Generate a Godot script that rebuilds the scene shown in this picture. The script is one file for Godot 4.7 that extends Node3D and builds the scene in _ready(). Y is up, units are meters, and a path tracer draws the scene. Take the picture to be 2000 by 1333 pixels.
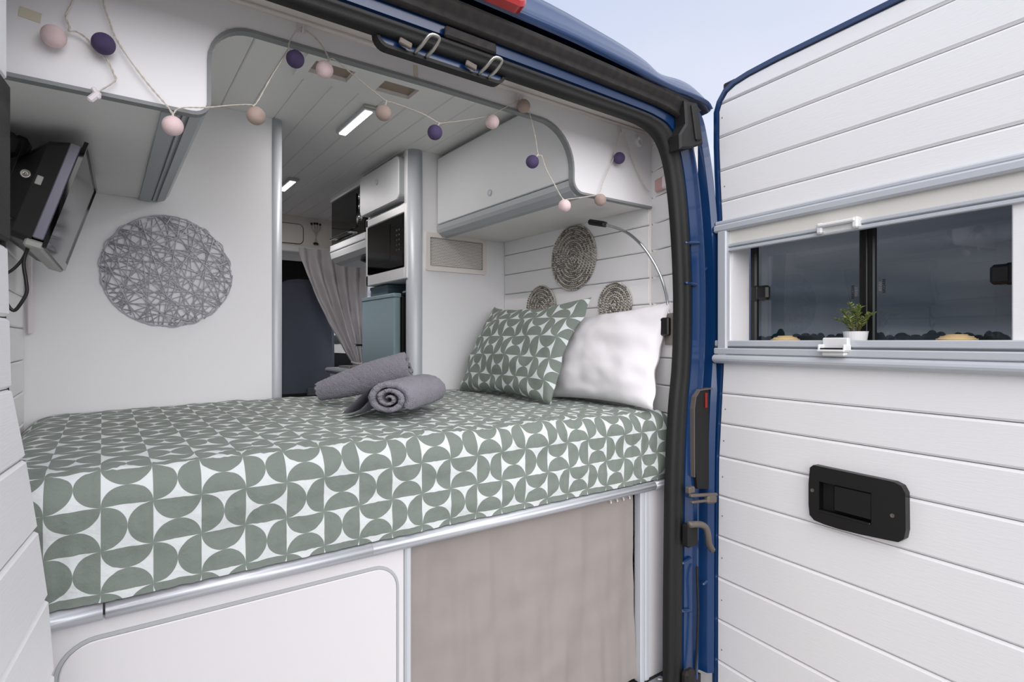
extends Node3D

# ---------------------------------------------------------------- helpers
var M := {}
var taken := {}

func numbered(called: String) -> String:
	var n: int = taken.get(called, 0)
	taken[called] = n + 1
	return called if n == 0 else "%s_%03d" % [called, n]

func sb() -> SurfaceTool:
	var st := SurfaceTool.new()
	st.begin(Mesh.PRIMITIVE_TRIANGLES)
	st.set_smooth_group(-1)
	return st

func obj(called: String, st, m: Material, parent: Node = self) -> MeshInstance3D:
	var o := MeshInstance3D.new()
	if st is SurfaceTool:
		st.generate_normals()
		o.mesh = st.commit()
	else:
		o.mesh = st
	o.material_override = m
	if parent == self:
		o.name = numbered(called)
		add_child(o)
	else:
		o.name = called
		parent.add_child(o, true)
	return o

func tag(o: Node, label: String, category: String, group := "") -> Node:
	o.set_meta("label", label)
	o.set_meta("category", category)
	if group:
		o.set_meta("group", group)
	return o

func thing(called: String, label: String, category: String, at := Vector3.ZERO, group := "") -> Node3D:
	var o := Node3D.new()
	o.name = numbered(called)
	add_child(o)
	o.position = at
	tag(o, label, category, group)
	return o

func struct(o: Node) -> Node:
	o.set_meta("kind", "structure")
	return o

func snode(called: String, at := Vector3.ZERO) -> Node3D:
	var o := Node3D.new()
	o.name = called
	add_child(o)
	o.position = at
	struct(o)
	return o

func V(x, y, z) -> Vector3:
	return Vector3(x, y, z)

func tri(st: SurfaceTool, a: Vector3, b: Vector3, c: Vector3) -> void:
	st.add_vertex(a); st.add_vertex(b); st.add_vertex(c)

func face(st: SurfaceTool, p: Array, ref: Vector3) -> void:
	# convex polygon, turned away from ref (front faces run clockwise)
	var n: Vector3 = (p[2] - p[0]).cross(p[1] - p[0])
	if n.length_squared() < 1e-16 and p.size() > 3:
		n = (p[3] - p[0]).cross(p[2] - p[0])
	var mid: Vector3 = (p[0] + p[1] + p[2]) / 3.0
	var ok := n.dot(mid - ref) >= 0.0
	for i in range(1, p.size() - 1):
		if ok:
			tri(st, p[0], p[i], p[i + 1])
		else:
			tri(st, p[0], p[i + 1], p[i])

func box(st: SurfaceTool, c: Vector3, s: Vector3, ch := 0.0, b := Basis()) -> void:
	var h := s * 0.5
	ch = minf(ch, minf(h.x, minf(h.y, h.z)) * 0.95)
	var ax := [Vector3.RIGHT, Vector3.UP, Vector3.BACK]
	var hs := [h.x, h.y, h.z]
	for k in 3:
		var i := (k + 1) % 3
		var j := (k + 2) % 3
		for sg in [-1.0, 1.0]:
			var q := []
			for e in [[-1, -1], [1, -1], [1, 1], [-1, 1]]:
				var v: Vector3 = ax[k] * hs[k] * sg + ax[i] * (hs[i] - ch) * e[0] + ax[j] * (hs[j] - ch) * e[1]
				q.append(c + b * v)
			face(st, q, c)
	if ch <= 0.0:
		return
	for k in 3:
		var i := (k + 1) % 3
		var j := (k + 2) % 3
		for a in [-1.0, 1.0]:
			for d in [-1.0, 1.0]:
				var q := []
				for e in [-1.0, 1.0]:
					var base: Vector3 = ax[k] * (hs[k] - ch) * e
					var p1: Vector3 = base + ax[i] * hs[i] * a + ax[j] * (hs[j] - ch) * d
					var p2: Vector3 = base + ax[i] * (hs[i] - ch) * a + ax[j] * hs[j] * d
					if e < 0:
						q.append(c + b * p1); q.append(c + b * p2)
					else:
						q.append(c + b * p2); q.append(c + b * p1)
				face(st, q, c)
	for x in [-1.0, 1.0]:
		for y in [-1.0, 1.0]:
			for z in [-1.0, 1.0]:
				face(st, [c + b * V(h.x * x, (h.y - ch) * y, (h.z - ch) * z), c + b * V((h.x - ch) * x, h.y * y, (h.z - ch) * z), c + b * V((h.x - ch) * x, (h.y - ch) * y, h.z * z)], c)

func bx(x0, x1, y0, y1, z0, z1, ch := 0.0) -> SurfaceTool:
	var st := sb()
	box(st, V((x0 + x1) / 2.0, (y0 + y1) / 2.0, (z0 + z1) / 2.0), V(absf(x1 - x0), absf(y1 - y0), absf(z1 - z0)), ch)
	return st

func tube(st: SurfaceTool, pts: Array, r, sides := 8, capped := true) -> void:
	var n := pts.size()
	var rings := []
	var t0: Vector3 = (pts[1] - pts[0]).normalized()
	var up := Vector3.UP if absf(t0.y) < 0.9 else Vector3.RIGHT
	var nx := t0.cross(up).normalized()
	for i in n:
		var t: Vector3 = (pts[mini(i + 1, n - 1)] - pts[maxi(i - 1, 0)]).normalized()
		nx = (nx - t * nx.dot(t)).normalized()
		var ny := t.cross(nx)
		var rr: float = r[i] if r is Array else r
		var ring := []
		for k in sides:
			var a := TAU * k / sides
			ring.append(pts[i] + (nx * cos(a) + ny * sin(a)) * rr)
		rings.append(ring)
	for i in n - 1:
		var ref: Vector3 = (pts[i] + pts[i + 1]) * 0.5
		for k in sides:
			var k2 := (k + 1) % sides
			face(st, [rings[i][k], rings[i][k2], rings[i + 1][k2], rings[i + 1][k]], ref)
	if capped:
		face(st, rings[0], pts[0] + t0)
		face(st, rings[n - 1], pts[n - 2])

func smooth_pts(pts: Array, per := 4) -> Array:
	var out := []
	var n := pts.size()
	for i in n - 1:
		var a: Vector3 = pts[maxi(i - 1, 0)]
		var b: Vector3 = pts[i]
		var c: Vector3 = pts[i + 1]
		var d: Vector3 = pts[mini(i + 2, n - 1)]
		for k in per:
			out.append(b.cubic_interpolate(c, a, d, float(k) / per))
	out.append(pts[n - 1])
	return out

func rrect(cx: float, cy: float, w: float, h: float, r: float, n := 5) -> PackedVector2Array:
	var p := PackedVector2Array()
	for q in 4:
		var ccx: float = cx + (w / 2 - r) * [1, -1, -1, 1][q]
		var ccy: float = cy + (h / 2 - r) * [1, 1, -1, -1][q]
		for k in n + 1:
			var a := PI / 2 * (q + float(k) / n)
			p.append(Vector2(ccx + r * cos(a), ccy + r * sin(a)))
	return p

func inset(poly: PackedVector2Array, d: float) -> PackedVector2Array:
	# every corner moved inwards by d (counter-clockwise polygons)
	var out := PackedVector2Array()
	var n := poly.size()
	for i in n:
		var a := poly[(i + n - 1) % n]
		var b := poly[i]
		var c := poly[(i + 1) % n]
		var e1 := (b - a).normalized()
		var e2 := (c - b).normalized()
		var n1 := Vector2(-e1.y, e1.x)
		var n2 := Vector2(-e2.y, e2.x)
		var m := (n1 + n2)
		m = m.normalized() if m.length() > 1e-6 else n1
		out.append(b + m * d / maxf(0.4, m.dot(n1)))
	return out

func ccw(p: PackedVector2Array) -> PackedVector2Array:
	var a := 0.0
	for i in p.size():
		a += p[i].cross(p[(i + 1) % p.size()])
	if a < 0:
		var q := p.duplicate()
		q.reverse()
		return q
	return p

func prism(st: SurfaceTool, poly0: PackedVector2Array, z0: float, z1: float, xf := Transform3D(), ch := 0.0) -> void:
	# extrude from z0 (back) to z1 (front); the front edge is chamfered by ch
	var poly := ccw(poly0)
	var top := inset(poly, ch) if ch > 0 else poly
	var n := poly.size()
	var zt := z1 - ch
	for i in n:
		var j := (i + 1) % n
		var a := poly[i]
		var b := poly[j]
		var q := [xf * V(a.x, a.y, z0), xf * V(b.x, b.y, z0), xf * V(b.x, b.y, zt), xf * V(a.x, a.y, zt)]
		# outward for a counter-clockwise outline: clockwise seen from outside
		tri(st, q[0], q[2], q[1]); tri(st, q[0], q[3], q[2])
		if ch > 0:
			var c := top[i]
			var d := top[j]
			var r := [q[3], q[2], xf * V(d.x, d.y, z1), xf * V(c.x, c.y, z1)]
			tri(st, r[0], r[2], r[1]); tri(st, r[0], r[3], r[2])
	var ix := Geometry2D.triangulate_polygon(poly)
	var ccwt := true
	if ix.size() >= 3:
		ccwt = (poly[ix[1]] - poly[ix[0]]).cross(poly[ix[2]] - poly[ix[0]]) > 0
	for k in range(0, ix.size(), 3):
		var i0 := ix[k]
		var i1 := ix[k + 1] if ccwt else ix[k + 2]
		var i2 := ix[k + 2] if ccwt else ix[k + 1]
		tri(st, xf * V(top[i0].x, top[i0].y, z1), xf * V(top[i2].x, top[i2].y, z1), xf * V(top[i1].x, top[i1].y, z1))
		tri(st, xf * V(poly[i0].x, poly[i0].y, z0), xf * V(poly[i1].x, poly[i1].y, z0), xf * V(poly[i2].x, poly[i2].y, z0))

func ring(st: SurfaceTool, outer: PackedVector2Array, inner: PackedVector2Array, z0: float, z1: float, xf := Transform3D()) -> void:
	var n := outer.size()
	for i in n:
		var j := (i + 1) % n
		var o0 := outer[i]
		var o1 := outer[j]
		var i0 := inner[i]
		var i1 := inner[j]
		var c := xf * V((o0.x + i1.x) / 2, (o0.y + i1.y) / 2, (z0 + z1) / 2)
		face(st, [xf * V(o0.x, o0.y, z1), xf * V(o1.x, o1.y, z1), xf * V(i1.x, i1.y, z1), xf * V(i0.x, i0.y, z1)], c)
		face(st, [xf * V(o0.x, o0.y, z0), xf * V(o1.x, o1.y, z0), xf * V(i1.x, i1.y, z0), xf * V(i0.x, i0.y, z0)], c)
		face(st, [xf * V(o0.x, o0.y, z0), xf * V(o1.x, o1.y, z0), xf * V(o1.x, o1.y, z1), xf * V(o0.x, o0.y, z1)], c)
		face(st, [xf * V(i0.x, i0.y, z0), xf * V(i1.x, i1.y, z0), xf * V(i1.x, i1.y, z1), xf * V(i0.x, i0.y, z1)], c)

func ribbon(st: SurfaceTool, p: PackedVector2Array, hw: float, z0: float, z1: float) -> void:
	# a strip of rectangular section along an open outline in the xy plane
	var n := p.size()
	var a := []
	var b := []
	for i in n:
		var t := (p[mini(i + 1, n - 1)] - p[maxi(i - 1, 0)]).normalized()
		var m := Vector2(-t.y, t.x) * hw
		a.append(p[i] + m)
		b.append(p[i] - m)
	for i in n - 1:
		var c := V((p[i].x + p[i + 1].x) / 2, (p[i].y + p[i + 1].y) / 2, (z0 + z1) / 2)
		for z in [z0, z1]:
			face(st, [V(a[i].x, a[i].y, z), V(a[i + 1].x, a[i + 1].y, z), V(b[i + 1].x, b[i + 1].y, z), V(b[i].x, b[i].y, z)], c)
		for s in [a, b]:
			face(st, [V(s[i].x, s[i].y, z0), V(s[i + 1].x, s[i + 1].y, z0), V(s[i + 1].x, s[i + 1].y, z1), V(s[i].x, s[i].y, z1)], c)

func loft(st: SurfaceTool, curves: Array, flip := false) -> void:
	for c in curves.size() - 1:
		var a: Array = curves[c]
		var b: Array = curves[c + 1]
		for i in a.size() - 1:
			if flip:
				tri(st, a[i], a[i + 1], b[i + 1]); tri(st, a[i], b[i + 1], b[i])
			else:
				tri(st, a[i], b[i + 1], a[i + 1]); tri(st, a[i], b[i], b[i + 1])

func lathe(st: SurfaceTool, prof: Array, n: int, xf := Transform3D()) -> void:
	# profile of Vector2(radius, height), going upwards
	for i in prof.size() - 1:
		for k in n:
			var a0 := TAU * k / n
			var a1 := TAU * (k + 1) / n
			var p: Vector2 = prof[i]
			var q: Vector2 = prof[i + 1]
			var w := [V(p.x * cos(a0), p.y, p.x * sin(a0)), V(p.x * cos(a1), p.y, p.x * sin(a1)), V(q.x * cos(a1), q.y, q.x * sin(a1)), V(q.x * cos(a0), q.y, q.x * sin(a0))]
			if q.x > 1e-6:
				tri(st, xf * w[0], xf * w[2], xf * w[1]) if false else tri(st, xf * w[0], xf * w[1], xf * w[2])
				tri(st, xf * w[0], xf * w[2], xf * w[3])
			else:
				tri(st, xf * w[0], xf * w[1], xf * w[2])

func grid(st: SurfaceTool, nu: int, nv: int, f: Callable, uvf: Callable, flip := false) -> void:
	var p := []
	var w := []
	for j in nv + 1:
		for i in nu + 1:
			p.append(f.call(float(i) / nu, float(j) / nv))
			w.append(uvf.call(float(i) / nu, float(j) / nv))
	st.set_smooth_group(0)
	for j in nv:
		for i in nu:
			var a := j * (nu + 1) + i
			var q := [a, a + 1, a + nu + 2, a + nu + 1]
			var order := [0, 1, 2, 0, 2, 3] if flip else [0, 2, 1, 0, 3, 2]
			for k in order:
				st.set_uv(w[q[k]])
				st.add_vertex(p[q[k]])

func mat(called: String, c: Color, rough := 0.6, metal := 0.0, spec := 0.5) -> StandardMaterial3D:
	var m := StandardMaterial3D.new()
	m.resource_name = called
	m.albedo_color = c
	m.roughness = rough
	m.metallic = metal
	m.metallic_specular = spec
	m.cull_mode = BaseMaterial3D.CULL_DISABLED
	M[called] = m
	return m

func noise_tex(freq: float, size := 512, oct := 4, seed_ := 1, lo := 0.0, hi := 1.0, kind := FastNoiseLite.TYPE_SIMPLEX_SMOOTH) -> NoiseTexture2D:
	var n := FastNoiseLite.new()
	n.seed = seed_
	n.noise_type = kind
	n.frequency = freq
	n.fractal_octaves = oct
	var t := NoiseTexture2D.new()
	t.width = size
	t.height = size
	t.seamless = true
	t.noise = n
	var g := Gradient.new()
	g.set_color(0, Color(lo, lo, lo))
	g.set_color(1, Color(hi, hi, hi))
	t.color_ramp = g
	return t

func relief(m: StandardMaterial3D, tex: Texture2D, cm: float, scale: Vector3, world := false) -> void:
	m.heightmap_enabled = true
	m.heightmap_texture = tex
	m.heightmap_scale = cm
	m.uv1_triplanar = true
	m.uv1_world_triplanar = world
	m.uv1_scale = scale

func textured(m: StandardMaterial3D, tex: Texture2D, scale: Vector3) -> void:
	m.albedo_texture = tex
	m.uv1_triplanar = true
	m.uv1_scale = scale

# ---------------------------------------------------------------- camera, sky, light
const EXPOSURE := 1.22

func make_view() -> void:
	var cam := Camera3D.new()
	cam.name = "camera"
	add_child(cam)
	cam.position = V(0, 1.10, 0)
	cam.rotation_degrees = V(0, -36, 0)
	cam.fov = rad_to_deg(2.0 * atan(666.5 / 1100.0))
	cam.near = 0.02
	cam.far = 3000
	cam.current = true
	var env := Environment.new()
	env.background_mode = Environment.BG_SKY
	env.tonemap_mode = Environment.TONE_MAPPER_LINEAR
	env.tonemap_exposure = EXPOSURE
	env.sdfgi_enabled = true
	env.ssao_enabled = true
	env.ssil_enabled = true
	var sky := Sky.new()
	var sm := PanoramaSkyMaterial.new()
	sm.panorama = ImageTexture.create_from_image(sky_image())
	sm.energy_multiplier = 1.0
	sky.sky_material = sm
	env.sky = sky
	var we := WorldEnvironment.new()
	we.name = "environment"
	we.environment = env
	add_child(we)
	var sun := DirectionalLight3D.new()
	sun.name = "veiled_sun"
	add_child(sun)
	sun.look_at_from_position(V(-1.4, 2.0, 3.8), Vector3.ZERO)
	sun.light_color = Color(1.0, 0.98, 0.97)
	sun.light_energy = 1.35
	sun.light_angular_distance = 100.0
	sun.shadow_enabled = true
	sun.sky_mode = DirectionalLight3D.SKY_MODE_LIGHT_ONLY

func sky_image() -> Image:
	var w := 1024
	var h := 512
	var im := Image.create(w, h, false, Image.FORMAT_RGBAF)
	var n1 := FastNoiseLite.new()
	n1.seed = 7
	n1.noise_type = FastNoiseLite.TYPE_SIMPLEX_SMOOTH
	n1.frequency = 1.0
	n1.fractal_octaves = 5
	for j in h:
		var el := PI / 2 - PI * (j + 0.5) / h
		var se := sin(el)
		for i in w:
			var az := TAU * (i + 0.5) / w
			var c := Vector3(0.45, 0.46, 0.48)
			if se > 0.0:
				# clouds lie on a high flat sheet, so they thin to streaks at the horizon
				var d := 1.0 / (se + 0.10)
				var x := cos(az) * cos(el) * d
				var z := sin(az) * cos(el) * d
				var n := n1.get_noise_3d(x * 0.55, 1.3, z * 0.55)
				var k := clampf(0.5 + 0.9 * n, 0.0, 1.0)
				var cloud := Vector3(0.86, 0.88, 0.96)
				var blue := Vector3(0.56, 0.66, 0.92)
				c = blue.lerp(cloud, 0.25 + 0.65 * k)
				c *= 0.95 - 0.32 * se
				# heavier banks low over the land
				var bank := n1.get_noise_3d(cos(az) * 1.3, el * 15.0, sin(az) * 1.3)
				c *= 1.0 + 1.5 * bank * clampf(1.0 - el / 0.40, 0.0, 1.0)
			im.set_pixel(i, j, Color(c.x, c.y, c.z))
	return im

# ---------------------------------------------------------------- materials
func make_materials() -> void:
	var fine := noise_tex(0.08, 256, 3, 3)
	var streak := noise_tex(0.02, 512, 4, 5)
	var fibre := noise_tex(0.30, 512, 2, 9)
	var m := mat("white_plank", Color(0.93, 0.926, 0.925), 0.42)
	relief(m, streak, 0.016, V(2.0, 22.0, 22.0))
	m = mat("white_plank_long", Color(0.93, 0.926, 0.925), 0.42)
	relief(m, streak, 0.016, V(22.0, 22.0, 2.0))
	m = mat("white_panel", Color(0.925, 0.922, 0.925), 0.38)
	relief(m, fine, 0.006, V(9, 9, 9))
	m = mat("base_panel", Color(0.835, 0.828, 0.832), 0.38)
	m = mat("cream_paint", Color(0.90, 0.875, 0.85), 0.45)
	m = mat("ceiling_board", Color(0.92, 0.915, 0.905), 0.45)
	m = mat("locker_grey", Color(0.85, 0.855, 0.86), 0.48)
	m = mat("locker_base", Color(0.88, 0.875, 0.865), 0.5)
	m = mat("aluminium", Color(0.76, 0.77, 0.79), 0.36, 0.3)
	m = mat("aluminium_dull", Color(0.76, 0.775, 0.795), 0.42, 0.12)
	m = mat("aluminium_dark", Color(0.40, 0.415, 0.42), 0.5, 0.3)
	m = mat("rail_grey", Color(0.66, 0.675, 0.685), 0.5, 0.1)
	m = mat("grey_edging", Color(0.66, 0.67, 0.675), 0.55)
	m = mat("pelmet_edging_shaded", Color(0.52, 0.53, 0.53), 0.55)  # darker copy of the grey edging, underside shade put into its colour
	m = mat("steel", Color(0.70, 0.69, 0.66), 0.32, 0.9)
	m = mat("chrome", Color(0.82, 0.83, 0.84), 0.12, 1.0)
	m = mat("blue_paint", Color(0.012, 0.185, 0.365), 0.32)
	m.clearcoat_enabled = true
	m.clearcoat = 0.7
	m.clearcoat_roughness = 0.12
	m = mat("rubber", Color(0.055, 0.052, 0.050), 0.6)
	relief(m, fine, 0.04, V(12, 12, 12))
	m = mat("dirty_gutter", Color(0.16, 0.14, 0.125), 0.75)
	var dirt := noise_tex(0.03, 256, 4, 21, 0.35, 1.0)
	textured(m, dirt, V(4, 4, 4))
	m = mat("black_plastic", Color(0.035, 0.035, 0.037), 0.38)
	m = mat("black_matte", Color(0.04, 0.04, 0.043), 0.7)
	m = mat("black_gloss", Color(0.018, 0.018, 0.02), 0.06)
	m = mat("tv_screen", Color(0.20, 0.20, 0.20), 0.10, 0.0, 0.8)
	m = mat("tv_side", Color(0.45, 0.45, 0.50), 0.35, 0.3)
	m = mat("tv_silver", Color(0.62, 0.62, 0.60), 0.4, 0.2)
	m = mat("white_plastic", Color(0.90, 0.90, 0.895), 0.35)
	m = mat("clear_plastic", Color(0.88, 0.85, 0.86), 0.3)
	m = mat("cable_ivory", Color(0.82, 0.79, 0.74), 0.5)
	m = mat("red_lens", Color(0.66, 0.02, 0.05), 0.15)
	m.clearcoat_enabled = true
	m = mat("pink_plastic", Color(0.76, 0.60, 0.60), 0.35)
	m = mat("seat_cloth", Color(0.36, 0.38, 0.43), 0.85)
	relief(m, fibre, 0.03, V(10, 10, 10))
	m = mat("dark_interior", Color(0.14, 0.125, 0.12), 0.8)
	m = mat("fridge_steel", Color(0.56, 0.65, 0.665), 0.32, 0.15)
	m = mat("oven_glass", Color(0.03, 0.028, 0.027), 0.08)
	m = mat("box_teal", Color(0.30, 0.38, 0.42), 0.5)
	m = mat("tan_board", Color(0.60, 0.54, 0.48), 0.7)
	m = mat("worktop", Color(0.60, 0.63, 0.64), 0.4)
	m = mat("linen", Color(0.565, 0.538, 0.52), 0.92)
	relief(m, fibre, 0.008, V(9, 9, 9))
	m.rim_enabled = true
	m.rim = 0.25
	m = mat("cab_curtain", Color(0.78, 0.765, 0.77), 0.6)
	m.backlight_enabled = true
	m.backlight = Color(0.4, 0.39, 0.39)
	m = mat("white_cotton", Color(0.895, 0.885, 0.893), 0.9)
	relief(m, fibre, 0.012, V(8, 8, 8))
	m = mat("towel", Color(0.53, 0.52, 0.555), 1.0)
	relief(m, noise_tex(0.10, 512, 2, 14), 0.5, V(5, 5, 5))
	m.rim_enabled = true
	m.rim = 0.5
	m = mat("silver_rope", Color(0.74, 0.74, 0.77), 0.5, 0.0)
	m = mat("straw", Color(0.80, 0.70, 0.52), 0.85)
	m = mat("seagrass", Color(1, 1, 1), 0.8)
	m.vertex_color_use_as_albedo = true
	m = mat("seagrass_back", Color(0.36, 0.34, 0.31), 0.9)
	for a in [["ball_pink", Color(0.92, 0.82, 0.82)], ["ball_violet", Color(0.31, 0.265, 0.41)], ["ball_beige", Color(0.70, 0.62, 0.58)]]:
		m = mat(a[0], a[1], 0.85)
		relief(m, fibre, 0.12, V(5, 20, 5))
	m = mat("leaf", Color(0.40, 0.47, 0.20), 0.6)
	m.backlight_enabled = true
	m.backlight = Color(0.25, 0.3, 0.1)
	m = mat("leaf_pale", Color(0.60, 0.62, 0.36), 0.6)
	m = mat("stem", Color(0.36, 0.34, 0.18), 0.7)
	m = mat("soil", Color(0.16, 0.12, 0.09), 0.95)
	m = mat("blind_cloth", Color(0.87, 0.86, 0.83), 0.85)
	m = mat("window_glass", Color(0.045, 0.135, 0.17, 0.73), 0.02)
	m.transparency = BaseMaterial3D.TRANSPARENCY_ALPHA
	m = mat("cab_glass", Color(0.5, 0.55, 0.55, 0.12), 0.02)
	m.transparency = BaseMaterial3D.TRANSPARENCY_ALPHA
	m = mat("tape", Color(0.84, 0.81, 0.72), 0.4)
	m = mat("taupe_plate", Color(0.52, 0.49, 0.46), 0.6)
	m = mat("red_tail", Color(0.5, 0.03, 0.02), 0.2)
	m = mat("grime_arm", Color(0.40, 0.37, 0.345), 0.6, 0.2)
	m = mat("pale_gravel", Color(0.70, 0.685, 0.66), 0.95)  # unseen gravel ground, made pale to bounce daylight into the van
	var gravel_mottle := noise_tex(0.02, 512, 5, 31, 0.6, 1.0)
	textured(m, gravel_mottle, V(0.3, 0.3, 0.3))
	m = mat("far_trees", Color(0.07, 0.08, 0.05), 0.95)
	m = mat("led", Color(1, 1, 1), 0.5)
	m.emission_enabled = true
	m.emission = Color(1.0, 0.98, 0.95)
	m.emission_energy_multiplier = 2.2
	# printed cotton: cells of two half discs, standing and lying in turn
	m = mat("print_cotton", Color(1, 1, 1), 0.88)
	m.albedo_texture = ImageTexture.create_from_image(print_image())
	var crease := noise_tex(0.012, 512, 3, 17)
	(crease.noise as FastNoiseLite).fractal_type = FastNoiseLite.FRACTAL_RIDGED
	m.heightmap_enabled = true
	m.heightmap_texture = crease
	m.heightmap_scale = 0.06
	m.rim_enabled = true
	m.rim = 0.2
	m = mat("checker_plate", Color(0.62, 0.64, 0.68), 0.35, 0.7)
	m = mat("floor_mat", Color(0.20, 0.22, 0.36), 0.9)

func print_image() -> Image:
	var s := 256
	var im := Image.create(2 * s, 2 * s, false, Image.FORMAT_RGB8)
	var sage := Color(0.455, 0.492, 0.462)
	var pale := Color(0.815, 0.828, 0.828)
	var n := FastNoiseLite.new()
	n.seed = 4
	n.frequency = 0.05
	for y in 2 * s:
		for x in 2 * s:
			var cx := x / s
			var cy := y / s
			var u := (x % s + 0.5) / s
			var v := (y % s + 0.5) / s
			if (cx + cy) % 2 == 1:
				var t := u
				u = v
				v = t
			# half discs with their flat sides on the left and right edges of the cell
			var d1 := Vector2(u, v - 0.5).length()
			var d2 := Vector2(1.0 - u, v - 0.5).length()
			var d := minf(d1, d2)
			var k := clampf((0.5 - d) * s / 1.6 + 0.5, 0.0, 1.0)
			var thread := 1.0 + 0.035 * n.get_noise_2d(x * 6.0, y * 0.7) + 0.035 * n.get_noise_2d(x * 0.7 + 900.0, y * 6.0)
			var c := pale.lerp(sage * Color(thread, thread, thread), k)
			im.set_pixel(x, y, c)
	return im

# ---------------------------------------------------------------- the setting
func planks_along_z(parent: Node, x0: float, x1: float, z0: float, z1: float, ys: Array) -> void:
	for i in ys.size() - 1:
		var st := sb()
		var lo: float = ys[i] + 0.0012
		var hi: float = ys[i + 1] - 0.0012
		box(st, V((x0 + x1) / 2, (lo + hi) / 2, (z0 + z1) / 2), V(x1 - x0, hi - lo, z1 - z0), 0.0035)
		obj("plank", st, M.white_plank_long, parent)

func plank_rows(top: float, step: float, n: int) -> Array:
	var a := []
	for i in n + 1:
		a.append(top - step * (n - i))
	return a

func make_setting() -> void:
	struct(obj("ground", bx(-400, 400, -0.75, -0.62, -400, 400), M.pale_gravel))
	# a far row of trees on the horizon
	var st := sb()
	var rng := RandomNumberGenerator.new()
	rng.seed = 12
	for k in 640:
		var a := TAU * (k + rng.randf() * 0.8) / 640.0
		var d := 300.0 + rng.randf() * 50.0
		var h := rng.randf_range(4.2, 6.2) + (2.4 if rng.randf() < 0.12 else 0.0)
		var w := rng.randf_range(1.8, 3.6)
		var c := V(cos(a) * d, -0.7, sin(a) * d)
		var prof := [Vector2(w, 0.0), Vector2(w * 1.02, h * 0.45), Vector2(w * 0.8, h * 0.75), Vector2(w * 0.42, h * 0.95), Vector2(0.0, h)]
		lathe(st, prof, 8, Transform3D(Basis(), c))
	var far := obj("distant_woodland", st, M.far_trees)
	far.set_meta("kind", "stuff")
	tag(far, "low dark line of distant trees seen through the door window", "trees")
	struct(obj("floor", bx(-0.24, 1.60, -0.04, 0.0, -5.0, -1.14), M.dark_interior))
	# side walls: backing and painted boards
	var wr := snode("wall_right")
	obj("backing", bx(1.582, 1.602, 0.0, 1.93, -2.75, -1.33), M.white_panel, wr)
	obj("lower_panel", bx(1.582, 1.602, 0.0, 0.98, -4.3, -2.75), M.white_panel, wr)
	obj("upper_panel", bx(1.582, 1.602, 1.52, 1.93, -4.3, -2.75), M.white_panel, wr)
	struct(obj("window_4", bx(1.590, 1.594, 0.98, 1.52, -4.3, -2.75), M.cab_glass))
	planks_along_z(wr, 1.565, 1.582, -2.218, -1.327, plank_rows(1.604, 0.0935, 14))
	var wl := snode("wall_left")
	obj("backing", bx(-0.24, -0.207, 0.0, 1.93, -4.3, -1.33), M.white_panel, wl)
	planks_along_z(wl, -0.207, -0.19, -2.218, -1.327, plank_rows(1.604, 0.0935, 14))
	# boarded returns between the side walls and the rear seal
	for side in [0, 1]:
		var wj := snode("wall_rear_right" if side else "wall_rear_left")
		var rows := plank_rows(1.884, 0.0935, 20)
		for i in rows.size() - 1:
			st = sb()
			var y: float = (rows[i] + rows[i + 1]) / 2
			var dirv := V(0.062, 0, -0.185) if side else V(-0.062, 0, -0.185)
			var mid := V(1.548, y, -1.237) if side else V(-0.172, y, -1.237)
			var bz := dirv.normalized()
			var b := Basis(V(bz.z, 0, -bz.x) * -1.0, Vector3.UP, bz)
			box(st, mid, V(0.016, 0.0905, 0.186), 0.0035, b)
			obj("plank", st, M.white_plank_long, wj)
		st = sb()
		box(st, V(1.574, 0.93, -1.225) if side else V(-0.195, 0.93, -1.225), V(0.02, 1.86, 0.17))
		obj("backing", st, M.white_panel, wj)
		# thin painted corner bead
		st = sb()
		tube(st, [V(1.572 if side else -0.197, 0.62, -1.327), V(1.572 if side else -0.197, 1.83, -1.327)], 0.006, 8)
		obj("corner_bead", st, M.cream_paint, wj)
	# partition across the van behind the bed
	var pl := snode("wall_partition_left")
	obj("panel", bx(-0.207, 0.512, 0.0, 1.93, -2.25, -2.22, 0.001), M.white_panel, pl)
	st = sb(); st.set_smooth_group(0)
	tube(st, [V(0.5245, 0.0, -2.2375), V(0.5245, 1.93, -2.2375)], 0.0235, 28)
	obj("rounded_post", st, M.aluminium_dull, pl)
	var pr := snode("wall_partition_right")
	obj("panel", bx(1.125, 1.582, 0.0, 1.93, -2.25, -2.22, 0.001), M.white_panel, pr)
	st = sb(); st.set_smooth_group(0)
	tube(st, [V(1.103, 0.0, -2.245), V(1.103, 1.93, -2.245)], 0.036, 32)
	obj("rounded_post", st, M.aluminium_dull, pr)
	# boarded ceiling
	var ce := snode("ceiling")
	obj("backing", bx(-0.20, 1.58, 1.945, 1.957, -5.0, -1.34), M.ceiling_board, ce)
	for i in 20:
		var x := -0.20 + 0.0895 * i
		st = sb()
		box(st, V(x + 0.0447, 1.9375, -2.62), V(0.0885, 0.015, 2.56), 0.003)
		obj("board", st, M.ceiling_board, ce)
	# soffit between the pelmet and the rear seal
	struct(obj("trim_1", bx(-0.24, 1.60, 1.832, 1.85, -1.335, -1.15), M.cream_paint))
	st = sb(); st.set_smooth_group(0)
	tube(st, [V(-0.2, 1.829, -1.318), V(1.572, 1.829, -1.318)], 0.007, 10)
	struct(obj("trim_2", st, M.cream_paint))
	# cab end: windscreen wall and side wall with openings
	var wf := snode("wall_front")
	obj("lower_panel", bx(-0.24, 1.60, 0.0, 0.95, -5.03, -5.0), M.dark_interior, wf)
	obj("upper_panel", bx(-0.24, 1.60, 1.52, 1.95, -5.03, -5.0), M.dark_interior, wf)
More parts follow.
